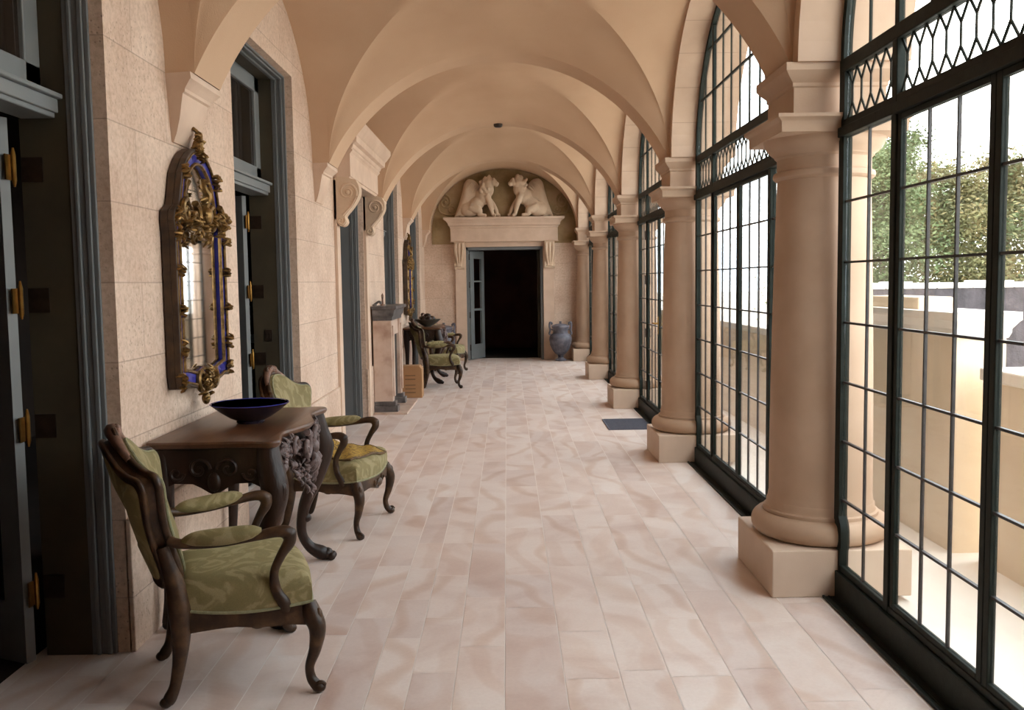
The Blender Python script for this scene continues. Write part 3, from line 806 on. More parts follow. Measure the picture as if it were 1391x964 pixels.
for s,lab in ((-1,'faint scrolled plaster ornament at the left end of the lunette'),(1,'faint scrolled plaster ornament at the right end of the lunette')):
    m=MB(); fn=lambda u,v:(u,-.0,v)
    spiral(m,(0,0),.16,1.7,.03,fn,s,PI/2 if s>0 else PI/2); spiral(m,(s*-.16,-.18),.10,1.3,.022,fn,-s,0)
    m.ball((0,0,0),(.05,.035,.05)); m.tube(cat([(s*-.30,0,-.26),(s*-.1,0,-.30),(s*.14,0,-.22),(s*.18,0,-.05)],5),.022,8)
    o=m.build('scroll_ornament',M['tympanum'],smooth=50); o.location=(-.04+s*1.15,YF-.015,3.12); o.scale=(.72,1,.85); tag(o,lab,'ornament',group='scroll ornaments in the lunette')

# ------------------------------------------------------------------ urns
def urn():
    r=empty('lead_urn'); m=MB()
    m.lathe([(.0,.0),(.115,.0),(.12,.02),(.10,.035),(.065,.05),(.05,.075),(.062,.09),(.05,.10),(.09,.14),(.155,.22),(.205,.33),(.222,.42),(.215,.47),(.195,.505),(.165,.525),(.145,.535),(.14,.59),(.155,.63),(.175,.655),(.178,.675),(.15,.68)],(0,0),40)
    for k in range(18):
        a=2*PI*k/18
        m.tube([((.002+rr)*math.cos(a),(.002+rr)*math.sin(a),z) for rr,z in [(.09,.14),(.155,.22),(.203,.33)]],.008,5)
    m.build('body',M['lead_urn'],r)
    m=MB(); m.lathe([(.178,.672),(.17,.69),(.10,.715),(.03,.725),(.018,.735),(.028,.75),(.022,.77),(.0,.775)],(0,0),32); m.build('lid',M['lead_urn'],r)
    for s in (-1,1):
        m=MB(); q,rr=catr([(s*.175,0,.50),(s*.215,0,.53),(s*.20,0,.60),(s*.212,0,.68),(s*.20,0,.745),(s*.165,0,.735),(s*.17,0,.70)],[.018,.02,.018,.02,.024,.018,.012],5)
        m.tube(q,rr,9); m.tube(cat([(s*.145,0,.60),(s*.18,0,.615),(s*.205,0,.59)],4),.014,8); m.build('handle',M['lead_urn'],r)
    return r
u1=urn(); u1.location=(1.03,18.20,0); tag(u1,'grey lidded urn with two handles standing right of the far door','urn',group='urns beside the far door')
u2=copy_tree(u1); u2.location=(-1.24,18.20,0); tag(u2,'grey lidded urn left of the far door, half hidden by the far armchair','urn',group='urns beside the far door')
# floor mat
m=MB(); m.box(-.24,.24,-.36,.36,0,.010)
for k in range(23): y=-.34+.68*k/22; m.box(-.225,.225,y-.006,y+.006,.010,.014)
o=m.build('floor_mat',M['mat'],smooth=0); o.location=(1.27,9.985,.0005); o.scale=(.96,1,1); tag(o,'grey blue rectangular floor mat before the third window','mat')

# ------------------------------------------------------------------ mirror
def mirror():
    r=empty('wall_mirror')
    # local: y = width, z = height, x = out of the wall
    half=[(0,.02),(.14,.0),(.30,.03),(.385,.02),(.40,.10),(.40,.45),(.40,.82),(.415,.87),(.40,.92),(.335,.955),(.31,1.02),(.275,1.12),(.20,1.20),(.13,1.245),(.06,1.27),(0,1.275)]
    def full(h,off=0):
        P=[(a,b) for a,b in h]+[(-a,b) for a,b in h[-2:0:-1]]
        return P
    outer=full(half); n=len(outer)
    cx,cz=0,.6
    def inset(P,d):
        out=[];m_=len(P)
        for i in range(m_):
            a=Vector(P[i-1]+(0,));b=Vector(P[i]+(0,));c=Vector(P[(i+1)%m_]+(0,))
            t1=(b-a).normalized();t2=(c-b).normalized(); n1=Vector((-t1.y,t1.x,0));n2=Vector((-t2.y,t2.x,0))
            nn=(n1+n2).normalized(); k=max(.5,nn.dot(n1)); q=b+nn*d/k; out.append((q.x,q.y))
        return out
    fn=lambda u,v,d:(d,u,v)
    in1=inset(outer,.018); in2=inset(outer,.080); in3=inset(outer,.090)
    m=MB(); m.ring(outer,in3,fn,0.0,.035); m.ring(outer,in1,fn,.035,.062); m.build('frame',M['mirrorwood'],r,smooth=0,bevel=.004)
    m=MB(); m.ring(in1,in2,fn,.034,.052); m.build('blue_glass_border',M['blueglass'],r,smooth=0,bevel=.003)
    m=MB()
    for P,rad in ((in1,.007),(in2,.009)): m.tube([(.060 if P is in1 else .054,a,b) for a,b in P],rad,6,closed=True)
    m.tube([(.055,a,.93) for a in (-.33,0,.33)],.012,6); m.build('gilt_beading',M['gilt'],r)
    m=MB(); m.prism(in2,fn,.0,.036); m.build('mirror_glass',M['mirror'],r,smooth=0)
    # gilt carving across the shoulder
    rg=random.Random(5)
    def leafcl(m,cy,cz,w,h,n,x=.07):
        for k in range(n):
            a=rg.uniform(0,2*PI); rr=math.sqrt(rg.random()); y=cy+w*rr*math.cos(a); z=cz+h*rr*math.sin(a)
            L=rg.uniform(.022,.045); th=rg.uniform(0,2*PI)
            p=[(x+rg.uniform(-.015,.008),y,z),(x+.03,y+L*.5*math.cos(th),z+L*.5*math.sin(th)),(x+.01,y+L*math.cos(th+.6),z+L*math.sin(th+.6))]
            m.tube(cat(p,3),[.004,.007,.009,.009,.007,.005,.003][:7],6)
    m=MB(); fo=lambda u,v:(.072,u,v)
    for s in (-1,1):
        spiral(m,(s*.13,.90),.075,1.3,.018,fo,s,PI/2); spiral(m,(s*.27,.925),.06,1.3,.016,fo,-s,PI/2); spiral(m,(s*.07,.81),.04,1.2,.012,fo,-s,0)
        leafcl(m,s*.18,.87,.13,.055,14)
    leafcl(m,0,.86,.08,.09,16); m.ball((.085,0,.92),(.03,.045,.05)); m.tube(cat([(.07,0,.95),(.09,.01,1.02),(.08,-.01,1.07),(.07,.015,1.11)],4),[.022]*6+[.016]*7,8)
    leafcl(m,0,1.03,.05,.07,9); m.build('shoulder_carving',M['gilt'],r)
    m=MB(); leafcl(m,0,1.27,.06,.06,16,.05); spiral(m,(.035,1.28),.04,1.2,.013,lambda u,v:(.055,u,v),1,PI); m.tube(cat([(.04,0,1.24),(.06,.0,1.31),(.055,.02,1.36),(.04,-.01,1.385)],4),[.025]*5+[.018]*4+[.01]*4,8)
    m.build('crest',M['gilt'],r)
    m=MB(); leafcl(m,0,.05,.12,.05,22,.05); leafcl(m,0,-.03,.06,.05,14,.045)
    for s in (-1,1): spiral(m,(s*.10,.045),.06,1.3,.015,lambda u,v:(.062,u,v),s,-PI/2)
    m.ball((.05,0,-.07),(.02,.03,.035)); m.build('foot_carving',M['gilt'],r)
    m=MB()
    for z in (.22,.42,.62,.80):
        for s in (-1,1):
            leafcl(m,s*.37,z,.025,.03,5,.055)
    for s in (-1,1):
        leafcl(m,s*.385,.06,.03,.04,7,.05); leafcl(m,s*.385,.90,.035,.05,9,.055); leafcl(m,s*.25,1.13,.03,.05,7,.055)
    m.build('side_leaves',M['gilt'],r)
    return r
mr=mirror(); mr.location=(XL+.005,Y0+.03,1.04); mr.scale=(1.1,.98,.94); mr.rotation_euler=(0,0,0)
tag(mr,'tall arched mirror with cobalt glass border and gilt carving, above the near console table','mirror',group='blue and gilt wall mirrors')
m2=copy_tree(mr); m2.location=(XL+.005,CY[5]+.03,1.04); tag(m2,'arched blue and gilt mirror seen nearly edge on, above the far console table','mirror',group='blue and gilt wall mirrors')

# ------------------------------------------------------------------ console table
def table():
    r=empty('console_table')
    # local: x out from the wall 0..0.57, y along the wall +-0.57
    H=.865; D=.575; Wd=.57
    def outline(e=0):
        P=[(0,-Wd-e),(.20,-Wd-e-.005),(.42,-Wd-e+.01),(.52,-Wd-e-.01),(D+e,-Wd+.02),(D+e-.015,-Wd+.12),(D+e-.035,-.30),(D+e+.02,-.10),(D+e+.03,0),(D+e+.02,.10),(D+e-.035,.30),(D+e-.015,Wd-.12),(D+e,Wd-.02),(.52,Wd+e+.01),(.42,Wd+e-.01),(.20,Wd+e+.005),(0,Wd+e)]
        return [(v.x,v.y) for v in cat([(a,b,0) for a,b in P],3)]
    m=MB(); lv=[(-.02,H-.034),(-.004,H-.030),(.004,H-.020),(.006,H-.010),(.0,H-.002),(-.008,H)]
    vs=[];fs=[];n=None
    for e,z in lv:
        o_=outline(e); n=len(o_); vs+=[(a,b,z) for a,b in o_]
    for j in range(len(lv)-1):
        for i in range(n):
            k=(i+1)%n; fs.append((j*n+i,j*n+k,(j+1)*n+k,(j+1)*n+i))
    fs.append(tuple(range(n))[::-1]); fs.append(tuple(range((len(lv)-1)*n,len(lv)*n)))
    m.add(vs,fs); m.build('tabletop',M['tabletop'],r,smooth=30)
    # aprons
    def apron_side(s):
        m=MB(); zt=H-.03
        bot=[(.03,.60),(.06,.655),(.11,.675),(.19,.672),(.225,.655),(.262,.632),(.285,.622),(.308,.632),(.345,.655),(.38,.672),(.45,.675),(.50,.65),(.53,.60)]
        poly=[(a,b) for a,b in bot]+[(.53,zt),(.03,zt)]
        m.prism(poly,lambda u,v,d:(u,d,v),s*(Wd-.05),s*(Wd-.02))
        fn=lambda u,v:(u,s*(Wd-.016),v)
        spiral(m,(.22,.74),.05,1.3,.010,fn,1,0); spiral(m,(.35,.74),.05,1.3,.010,fn,-1,PI); spiral(m,(.12,.72),.035,1.2,.008,fn,-1,0); spiral(m,(.45,.72),.035,1.2,.008,fn,1,PI)
        m.ball((.285,s*(Wd-.018),.68),(.03,.014,.045))
        return m.build('apron',M['wood'],r,smooth=40)
    apron_side(-1); apron_side(1)
    m=MB(); zt=H-.03
    ys=[-.5+i/40 for i in range(41)]
    vs=[];fs=[]
    for y in ys:
        xo=D-.03-.03*math.cos(y*2*PI*1.6)*1.0*(.5) ; xo=D-.045+.045*math.exp(-(y/.13)**2)
        zb=.70-.03*math.cos(y*14)*math.exp(-(y/.35)**2)-.10*math.exp(-(y/.09)**2)+(-.08 if abs(y)>.46 else 0)
        vs+=[(xo-.03,y,zb),(xo,y,zb),(xo,y,zt),(xo-.03,y,zt)]
    for j in range(40):
        a=j*4;b=a+4
        fs+=[(a,b,b+1,a+1),(a+1,b+1,b+2,a+2),(a+2,b+2,b+3,a+3),(a+3,b+3,b,a)]
    fs+=[(0,1,2,3),(163,162,161,160)]; m.add(vs,fs); m.build('apron',M['wood'],r,smooth=40)
    # carved shell and foliage across the front
    rg=random.Random(11); m=MB()
    def lf(y,z,x,L,th,w):
        p=[(x,y,z),(x+.022,y+L*.5*math.cos(th),z+L*.5*math.sin(th)),(x+.010,y+L*math.cos(th+.5),z+L*math.sin(th+.5))]
        m.tube(cat(p,3),[w*.7,w,w*1.2,w*1.2,w,w*.7,w*.35],6)
    for k in range(210):
        y=rg.uniform(-.40,.40); hgt=.15*math.exp(-(y/.20)**2)+.055
        z=zt-.01-rg.random()*hgt*1.5-.01; x=D-.035+.05*math.exp(-(y/.16)**2)
        lf(y,z,x,rg.uniform(.025,.055),rg.uniform(0,2*PI),rg.uniform(.005,.009))
    fn=lambda u,v:(D+.03,u,v)
    for s in (-1,1):
        spiral(m,(s*.10,.755),.07,1.4,.018,fn,s,PI/2); spiral(m,(s*.22,.775),.05,1.3,.014,lambda u,v:(D+.0,u,v),-s,0); spiral(m,(s*.34,.79),.038,1.2,.012,lambda u,v:(D-.02,u,v),s,0)
    for k in range(7):
        th=-PI/2+(k-3)*.33; q=[(D+.035,.02*math.cos(th),.73+.02*math.sin(th)),(D+.055,.06*math.cos(th),.72+.07*math.sin(th)),(D+.03,.085*math.cos(th),.715+.115*math.sin(th))]
        m.tube(cat(q,3),[.012,.014,.017,.018,.017,.014,.008],6)
    m.ball((D+.04,0,.74),(.03,.04,.04)); m.tube(cat([(D+.03,0,.64),(D+.04,.01,.60),(D+.025,0,.565)],4),[.028,.026,.024,.02,.018,.015,.012,.010,.006],8)
    m.build('front_carving',M['carvewood'],r,smooth=60)
    # cabriole legs
    for s in (-1,1):
        m=MB()
        P=[(D-.06,s*(Wd-.06),H-.03),(D-.045,s*(Wd-.045),.74),(D-.025,s*(Wd-.03),.63),(D-.06,s*(Wd-.055),.48),(D-.125,s*(Wd-.075),.32),(D-.145,s*(Wd-.08),.18),(D-.11,s*(Wd-.065),.09),(D-.05,s*(Wd-.045),.045),(D-.01,s*(Wd-.03),.032)]
        q,rr=catr(P,[.052,.060,.062,.046,.034,.027,.029,.040,.030],6); m.tube(q,rr,14)
        m.ball((D-.02,s*(Wd-.035),.035),(.042,.038,.034))
        for k in (-1,0,1): m.ball((D+.012,s*(Wd-.035)+k*.022,.022),(.024,.014,.022))
        m.ball((D-.125,s*(Wd-.07),.25),(.036,.03,.028)); m.tube(cat([(D-.02,s*(Wd-.02),.70),(D+.02,s*(Wd-.005),.66),(D+.012,s*(Wd-.01),.60)],4),.016,7)
        m.build('leg',M['wood'],r,smooth=50)
        m=MB()
        P=[(.05,s*(Wd-.06),H-.03),(.05,s*(Wd-.05),.68),(.055,s*(Wd-.055),.5),(.05,s*(Wd-.07),.3),(.045,s*(Wd-.075),.15),(.05,s*(Wd-.05),.035)]
        q,rr=catr(P,[.04,.045,.034,.027,.024,.034],6); m.tube(q,rr,12); m.ball((.055,s*(Wd-.045),.03),(.038,.035,.03)); m.build('leg',M['wood'],r,smooth=50)
    return r
tb=table(); tb.location=(XL+.022,4.66,0); tag(tb,'dark carved console table with hanging shell carving, between the two near armchairs','console table',group='carved console tables')
t2=copy_tree(tb); t2.location=(XL+.022,CY[5]-.12,0); tag(t2,'dark carved console table under the far mirror','console table',group='carved console tables')
# bowls
def bowl(mi,mo,name='bowl',R=.19,h=.095):
    r=empty(name); m=MB()
    m.lathe([(.0,.0),(.065,.0),(.07,.008),(.065,.012),(.10,.028),(.15,.062),(R,h),(R+.004,h+.003)],(0,0),48); m.build('body',mo,r)
    m=MB(); m.lathe([(R+.004,h+.003),(R,h+.006),(R-.008,h+.002),(.14,.066),(.09,.034),(.04,.020),(.0,.018)],(0,0),48); m.build('inside',mi,r)
    return r
TH=.865
b1=bowl(M['bluebowl'],M['bowl_out']); b1.location=(-1.295,4.66,TH); tag(b1,'wide shallow cobalt blue bowl on the near console table','bowl')
b2=bowl(M['bowl_grey'],M['bowl_grey'],R=.21,h=.11); b2.location=(-1.26,CY[5]-.22,TH); tag(b2,'wide grey green bowl on the far console table','bowl')
m=MB()
rg=random.Random(2)
for k in range(5):
    a=k*1.25; m.ball((.07*math.cos(a),.07*math.sin(a),.10),(.055,.05,.05))
m.ball((0,0,.145),(.06,.055,.045))
o=m.build('bowl_filling',M['wood'],smooth=60); o.location=(-1.26,CY[5]-.22,TH+.02); tag(o,'dark rounded heap lying in the grey green bowl','bowl contents',kind='stuff')

# ------------------------------------------------------------------ armchair
def chair():
    r=empty('armchair')
    xb,xf=-.225,.245
    def hw_(x): # half width of the seat frame at x
        t=(x-xb)/(xf-xb); return .225+(.325-.225)*t**.8 if t>0 else .225
    # plan perimeter (counter clockwise) of the frame
    per=[]
    for i in range(13): t=i/12; per.append((xb+(xf-xb)*t,-(hw_(xb+(xf-xb)*t)+.012*math.sin(PI*t)),'s',t))
    for i in range(1,13): t=i/12; per.append((xf+.035*math.sin(PI*t),-.325+.65*t,'f',t))
    for i in range(1,13): t=i/12; x=xf-(xf-xb)*t; per.append((x,(hw_(x)+.012*math.sin(PI*t)),'s',1-t))
    for i in range(1,12): t=i/12; per.append((xb,.225-.45*t,'b',t))
    n=len(per)
    m=MB(); vs=[];fs=[]
    for i,(x,y,k,t) in enumerate(per):
        if k=='s': zb=.262+.024*math.sin(PI*t)-.02*math.exp(-((t-.6)/.13)**2)*.6 ; zt=.350-.018*math.sin(PI*t*1.0)
        elif k=='f': zb=.262+.030*math.sin(PI*t)-.045*math.exp(-((t-.5)/.15)**2); zt=.350-.02*math.sin(PI*t)
        else: zb=.275; zt=.350
        L=math.hypot(x,y); ix,iy=x*(1-.03/L),y*(1-.03/L)
        vs+=[(x,y,zb),(x*1.012,y*1.012,(zb+zt)/2),(x,y,zt),(ix,iy,zt),(ix,iy,zb)]
    for i in range(n):
        k=(i+1)%n
        for j in range(5):
            l=(j+1)%5; fs.append((i*5+j,k*5+j,k*5+l,i*5+l))
    m.add(vs,fs)
    m.ball((xf+.04,0,.288),(.018,.05,.028)); 
    for s in (-1,1):
        spiral(m,(s*.07,.298),.028,1.2,.008,lambda u,v:(xf+.04,u,v),s,0)
        m.ball((.05,s*.292,.285),(.03,.012,.018))
    m.build('seat_frame',M['chairwood'],r,smooth=50)
    # cushion
    m=MB(); lv=[(.985,.338),(1.005,.365),(1.012,.395),(1.0,.422),(.965,.445),(.90,.460),(.78,.471),(.6,.478),(.35,.482),(.1,.484)]
    vs=[];fs=[]
    for sc_,z in lv:
        for (x,y,k,t) in per: 
            zz=z-(.018*math.sin(PI*t) if (k!='b' and z<.37) else 0)
            vs.append((.02+(x-.02)*sc_,y*sc_,zz))
    for j in range(len(lv)-1):
        for i in range(n):
            k=(i+1)%n; fs.append((j*n+i,j*n+k,(j+1)*n+k,(j+1)*n+i))
    fs.append(tuple(range((len(lv)-1)*n,len(lv)*n))); fs.append(tuple(range(n))[::-1]); m.add(vs,fs)
    cu=m.build('seat_cushion',M['fabric'],r,smooth=60)
    m=MB(); m.tube([(.02+(x-.02)*1.004,y*1.004,.356-(.018*math.sin(PI*t) if k!='b' else 0)) for (x,y,k,t) in per],.006,6,closed=True); m.build('braid',M['braid'],cu)
    # backrest frame plane
    O=Vector((-.235,0,.385)); U=Vector((-.19,0,.60)).normalized(); Nn=Vector((U.z,0,-U.x))
    def pl(w,h,d=0):
        cur=-.085*(w/.3)**2     # slightly wrapped
        p=O+U*h+Nn*(d-cur*1.0); return (p.x,w,p.z)
    half=[(0,.065),(.15,.06),(.205,.085),(.222,.15),(.225,.22),(.245,.31),(.285,.40),(.305,.455),(.292,.49),(.24,.505),(.18,.535),(.12,.585),(.06,.615),(0,.622)]
    out=half+[(-a,b) for a,b in half[-2:0:-1]]
    oc=[(v.x,v.y) for v in cat([(a,b,0) for a,b in out],4,closed=True)]
    ic=[(a*.86,.35+(b-.35)*.90) for a,b in oc]
    m=MB(); m.ring(oc,ic,pl,-.052,.010); m.tube([pl(a,b,.008) for a,b in oc],.015,8,closed=True); m.tube([pl(a,b,-.045) for a,b in oc],.012,8,closed=True)
    # crest
    spiral(m,(-.05,.632),.035,1.2,.012,lambda u,v:pl(u,v,.012),1,0); spiral(m,(.05,.632),.035,1.2,.012,lambda u,v:pl(u,v,.012),-1,PI)
    bf=m.build('back_frame',M['chairwood'],r,smooth=50)
    m=MB(); m.tube([pl(a,b,.004) for a,b in [(-.17,.550),(-.10,.605),(-.04,.645),(0,.652),(.04,.645),(.10,.605),(.17,.550)]],[.012,.02,.026,.030,.026,.02,.012],8)
    for k in (-2,-1,0,1,2): m.ball(pl(k*.022,.650-abs(k)*.006,.02),(.014,.012,.026))
    m.build('crest_carving',M['crest'],bf,smooth=50)
    # upholstery pad front and back
    m=MB(); rings=[(.97,-.010),(.965,.020),(.92,.042),(.8,.056),(.55,.066),(.25,.070)]
    cz=.35; vs=[];fs=[];nn=len(oc)
    for sc_,d in rings: vs+=[pl(a*sc_,cz+(b-cz)*sc_,d) for a,b in oc]
    for sc_,d in [(.95,-.030),(.90,-.056),(.5,-.062)]: vs+=[pl(a*sc_,cz+(b-cz)*sc_,d) for a,b in oc]
    for j in range(len(rings)-1):
        for i in range(nn):
            k=(i+1)%nn; fs.append((j*nn+i,j*nn+k,(j+1)*nn+k,(j+1)*nn+i))
    fs.append(tuple(range(5*nn,6*nn)))
    for j in (6,7):
        for i in range(nn):
            k=(i+1)%nn; fs.append((j*nn+k,j*nn+i,(j+1)*nn+i,(j+1)*nn+k))
    fs.append(tuple(range(8*nn,9*nn))[::-1]); m.add(vs,fs)
    bk=m.build('backrest',M['fabric'],r,smooth=60)
    m=MB(); m.tube([pl(a*.93,cz+(b-cz)*.93,.036) for a,b in oc],.006,6,closed=True); m.build('braid',M['braid'],bk)
    for s in (-1,1):
        # rear leg, running up into the back stile
        m=MB(); P=[pl(s*.228,.22,-.02),(-.235,s*.222,.45),(-.222,s*.222,.36),(-.220,s*.222,.28),(-.228,s*.225,.18),(-.248,s*.230,.08),(-.268,s*.235,.035),(-.278,s*.238,.018)]
        q,rr=catr(P,[.024,.036,.044,.037,.027,.021,.024,.020],6); m.tube(q,rr,12); m.ball((-.283,s*.237,.02),(.024,.022,.02)); m.build('leg',M['chairwood'],r,smooth=50)
        # front cabriole leg
        m=MB(); P=[(.235,s*.305,.345),(.245,s*.315,.305),(.262,s*.332,.25),(.252,s*.326,.17),(.232,s*.312,.10),(.238,s*.316,.05),(.258,s*.330,.022)]
        q,rr=catr(P,[.030,.037,.033,.024,.018,.019,.022],6); m.tube(q,rr,12)
        m.ball((.262,s*.333,.022),(.027,.024,.022)); spiral(m,(.262,.03),.018,1,.008,lambda u,v:(u,s*.345,v),1,0)
        m.ball((.268,s*.335,.295),(.016,.016,.035)); m.build('leg',M['chairwood'],r,smooth=50)
        # arm: rail from the back, scroll, support sweeping down and back to the side rail
        m=MB(); P=[pl(s*.245,.235,.0),(-.20,s*.262,.612),(-.08,s*.292,.610),(.04,s*.315,.625),(.125,s*.325,.637),(.165,s*.325,.627),(.170,s*.322,.594),(.140,s*.316,.545),(.112,s*.310,.48),(.118,s*.305,.41),(.145,s*.305,.36),(.150,s*.304,.325)]
        q,rr=catr(P,[.020,.019,.017,.018,.022,.026,.024,.018,.017,.022,.027,.020],5); m.tube(q,rr,10)
        m.ball((.168,s*.325,.624),(.030,.027,.026)); ar=m.build('arm',M['chairwood'],r,smooth=50)
        m=MB(); P=[(-.205,s*.262,.622),(-.16,s*.272,.630),(-.06,s*.296,.634),(.03,s*.314,.644),(.070,s*.320,.648)]
        q,rr=catr(P,[.014,.035,.043,.034,.012],6); m.tube(q,rr,12,flat=(.75,1)); m.build('arm_pad',M['fabric'],ar,smooth=60)
    return r
ch=chair(); ch.location=(-1.105,3.675,0); ch.rotation_euler=(0,0,math.radians(22))
ch.scale=(1,1,1)
tag(ch,'green damask open armchair with carved legs, nearest the camera at lower left','armchair',group='green damask armchairs')
c2=copy_tree(ch); c2.location=(-1.117,5.95,0); c2.rotation_euler=(0,0,math.radians(-9)); tag(c2,'green armchair beyond the near console table, gold brocade lying on its seat','armchair',group='green damask armchairs')
c3=copy_tree(ch); c3.location=(-1.0,13.95,0); c3.rotation_euler=(0,0,math.radians(8)); tag(c3,'green armchair on the near side of the far console table, behind the brown box','armchair',group='green damask armchairs')
c4=copy_tree(ch); c4.location=(-1.045,16.15,0); c4.rotation_euler=(0,0,math.radians(-9)); tag(c4,'farthest green armchair, on the far side of the far console table','armchair',group='green damask armchairs')
# brocade cloth on chair two
m=MB(); A=math.radians(-9); 
def sv(u,v,off=0):
    # local seat coordinates -> world; slightly turned and rumpled
    a=math.radians(-14); x=.075+u*math.cos(a)-v*math.sin(a); y=-.02+u*math.sin(a)+v*math.cos(a)
    rr=max(abs((x-.02)/.245),abs(y)/.30); z=.484-.05*max(0,rr-.3)**1.6+.004+.055*math.exp(-((u+.13)**2+(v-.03)**2)/.008)+.006*math.sin(u*40+v*25)
    z+=off
    X=-1.117+x*math.cos(A)-y*math.sin(A); Y=5.95+x*math.sin(A)+y*math.cos(A); return (X,Y,z)
m.grid(lambda u,v:sv(u,v,.010),26,26,-.20,.17,-.21,.21); m.grid(lambda u,v:sv(u,v,.002),26,26,-.20,.17,-.21,.21,flip=True)
cl=m.build('brocade_cloth',M['brocade'],smooth=60,recalc=False); tag(cl,'folded gold and brown brocade cloth on the seat of the second armchair','cloth')
m=MB(); e=[]
for i in range(20): e.append((-.20+.37*i/20,-.21))
for i in range(20): e.append((.17,-.21+.42*i/20))
for i in range(20): e.append((.17-.37*i/20,.21))
for i in range(20): e.append((-.20,.21-.42*i/20))
m.tube([sv(u,v,.006) for u,v in e],.008,6,closed=True); m.build('border',M['brocade_edge'],cl)

# ------------------------------------------------------------------ chimneypiece
fp=empty('chimneypiece',(XL,11.60,0),label='pink marble chimneypiece with dark shelf and dark foot blocks against the left wall',category='fireplace')
for s in (-1,1):
    m=MB(); y0,y1=s*.34,s*.50
    m.box(.02,.245,y0,y1,.14,1.11); j=m.build('jamb',M['pinkmarble'],fp,smooth=0,bevel=.008)
    m=MB(); m.box(.245,.262,y0+s*.03,y1-s*.03,.20,1.05); m.build('panel',M['pinkmarble'],j,smooth=0,bevel=.004)
    m=MB(); m.box(.02,.30,y0-s*.02,y1+s*.015,0,.095); m.box(.02,.275,y0-s*.01,y1+s*.008,.095,.145); m.build('foot_block',M['darkmarble'],fp,smooth=0,bevel=.008)
m=MB(); m.box(.02,.22,-.34,.34,.92,1.11); m.build('lintel',M['pinkmarble'],fp,smooth=0,bevel=.006)
m=MB(); m.box(.02,.20,-.34,.34,.145,.919); m.build('fire_recess_shade',M['room_shade'],fp,smooth=0)  # solid dark block painting the shade inside the fireplace
m=MB(); prof=[(.25,.50,1.11),(.255,.505,1.15),(.27,.52,1.17),(.285,.54,1.235),(.31,.57,1.25),(.31,.57,1.285)]
vs=[];fs=[]
for dx,e,z in prof: vs+=[(.02,-e,z),(dx,-e,z),(dx,e,z),(.02,e,z)]
for jn in range(len(prof)-1):
    for i in range(4):
        k=(i+1)%4; fs.append((jn*4+i,jn*4+k,(jn+1)*4+k,(jn+1)*4+i))
fs.append((0,3,2,1)); q=(len(prof)-1)*4; fs.append((q,q+1,q+2,q+3)); m.add(vs,fs)
m.build('shelf',M['darkmarble'],fp,smooth=0,bevel=.005)
m=MB(); m.box(.02,.42,-.60,.64,0,.022); m.build('hearth_slab',M['pinkmarble'],fp,smooth=0,bevel=.004)
for y,lab,hh in ((-.50,'small dark scroll shaped ornament at the near end of the chimneypiece shelf',.05),):
    m=MB(); m.tube(cat([(.03,y,1.287),(.06,y,1.31),(.10,y,1.335),(.125,y,1.325),(.115,y,1.308)],4),.014,8); m.ball((.05,y,1.297),(.03,.02,.012)); o=m.build('scroll_ornament',M['darkmarble'],smooth=50); o.location=(XL,11.60,0); tag(o,lab,'ornament')
m=MB(); m.lathe([(.0,0),(.03,0),(.028,.012),(.014,.02),(.012,.08),(.016,.12),(.010,.135),(.0,.15)],(0,0),16); o=m.build('small_statuette',M['crest'],smooth=50); o.location=(XL+.12,11.30,1.285); tag(o,'slim upright reddish brown ornament standing on the chimneypiece shelf','ornament')
# cardboard box
bx=empty('cardboard_box',(-1.305,12.72,0),label='brown upright cardboard box with rounded shoulders, between chimneypiece and far armchair',category='box')
m=MB(); poly=[(-.14,0),(.14,0),(.14,.39),(.10,.435),(-.14,.435)]
m.prism(poly,lambda u,v,d:(u,d,v),-.12,.12); m.build('body',M['cardboard'],bx,smooth=0,bevel=.008)
for z in (.30,.25,.17,.12,.07):
    m=MB(); m.box(-.09,.05,-.1225,-.1203,z,z+.008); m.build('printed_line',M['mirrorwood'],bx,smooth=0)

# switch plate on the reveal of door two
m=MB(); m.box(-.03,.03,-.004,.004,-.045,.045)
for k in (-1,1): m.box(k*.013-.006,k*.013+.006,-.008,-.004,-.02,.02)
o=m.build('switch_plate',M['darkmetal'],smooth=0,bevel=.002); pass
o.location=(XL-.235,BAYS[1]+DW-.0265,1.16)
tag(o,'dark switch plate on the door reveal behind the brocade armchair','switch')

# ------------------------------------------------------------------ outside
m=MB(); m.box(1.64,3.0,YN-6,YF+14,-.16,-.03); struct(m.build('terrace',M['outpale'],smooth=0),'pale stone terrace outside the windows')
m=MB(); m.box(2.96,80,-40,110,-2.6,-2.4); m.box(10.6,60,30.55,80,-2.4,.45); m.box(1.64,2.96,YN-6,YF+14,-2.4,-.17); struct(m.build('ground',M['gravel'],smooth=0),'lower garden ground beyond the terrace')
pa=empty('parapet_wall',(2.6,0,0),label='sandy stone terrace parapet with pale coping outside the nearest window',category='parapet')
for a_,b_ in ((YN-5,5.07),(6.64,YF+12)):
    m=MB(); m.box(.0,.36,a_,b_,-.03,.98); m.build('wall',M['outstone'],pa,smooth=0)
    m=MB(); m.box(-.03,.40,a_,b_,.98,1.05); m.build('coping',M['outpale'],pa,smooth=0,bevel=.01)
pp=empty('parapet_pier',(2.52,5.85,0),label='stone parapet pier with moulded cornice, seen through the nearest window',category='pier')
m=MB(); m.box(.0,.28,-.62,.75,-.03,1.22); m.build('body',M['outstone'],pp,smooth=0)
m=MB(); m.sqstack([(.145,.70,1.20),(.155,.715,1.23),(.155,.715,1.25),(.18,.745,1.29),(.19,.755,1.30),(.19,.755,1.345)],(.14,.065)); m.build('cornice',M['outpale'],pp,smooth=0)
m=MB(); m.box(.03,.25,-.05,.70,1.34,1.42); m.build('cap_block',M['outstone'],pp,smooth=0,bevel=.01)
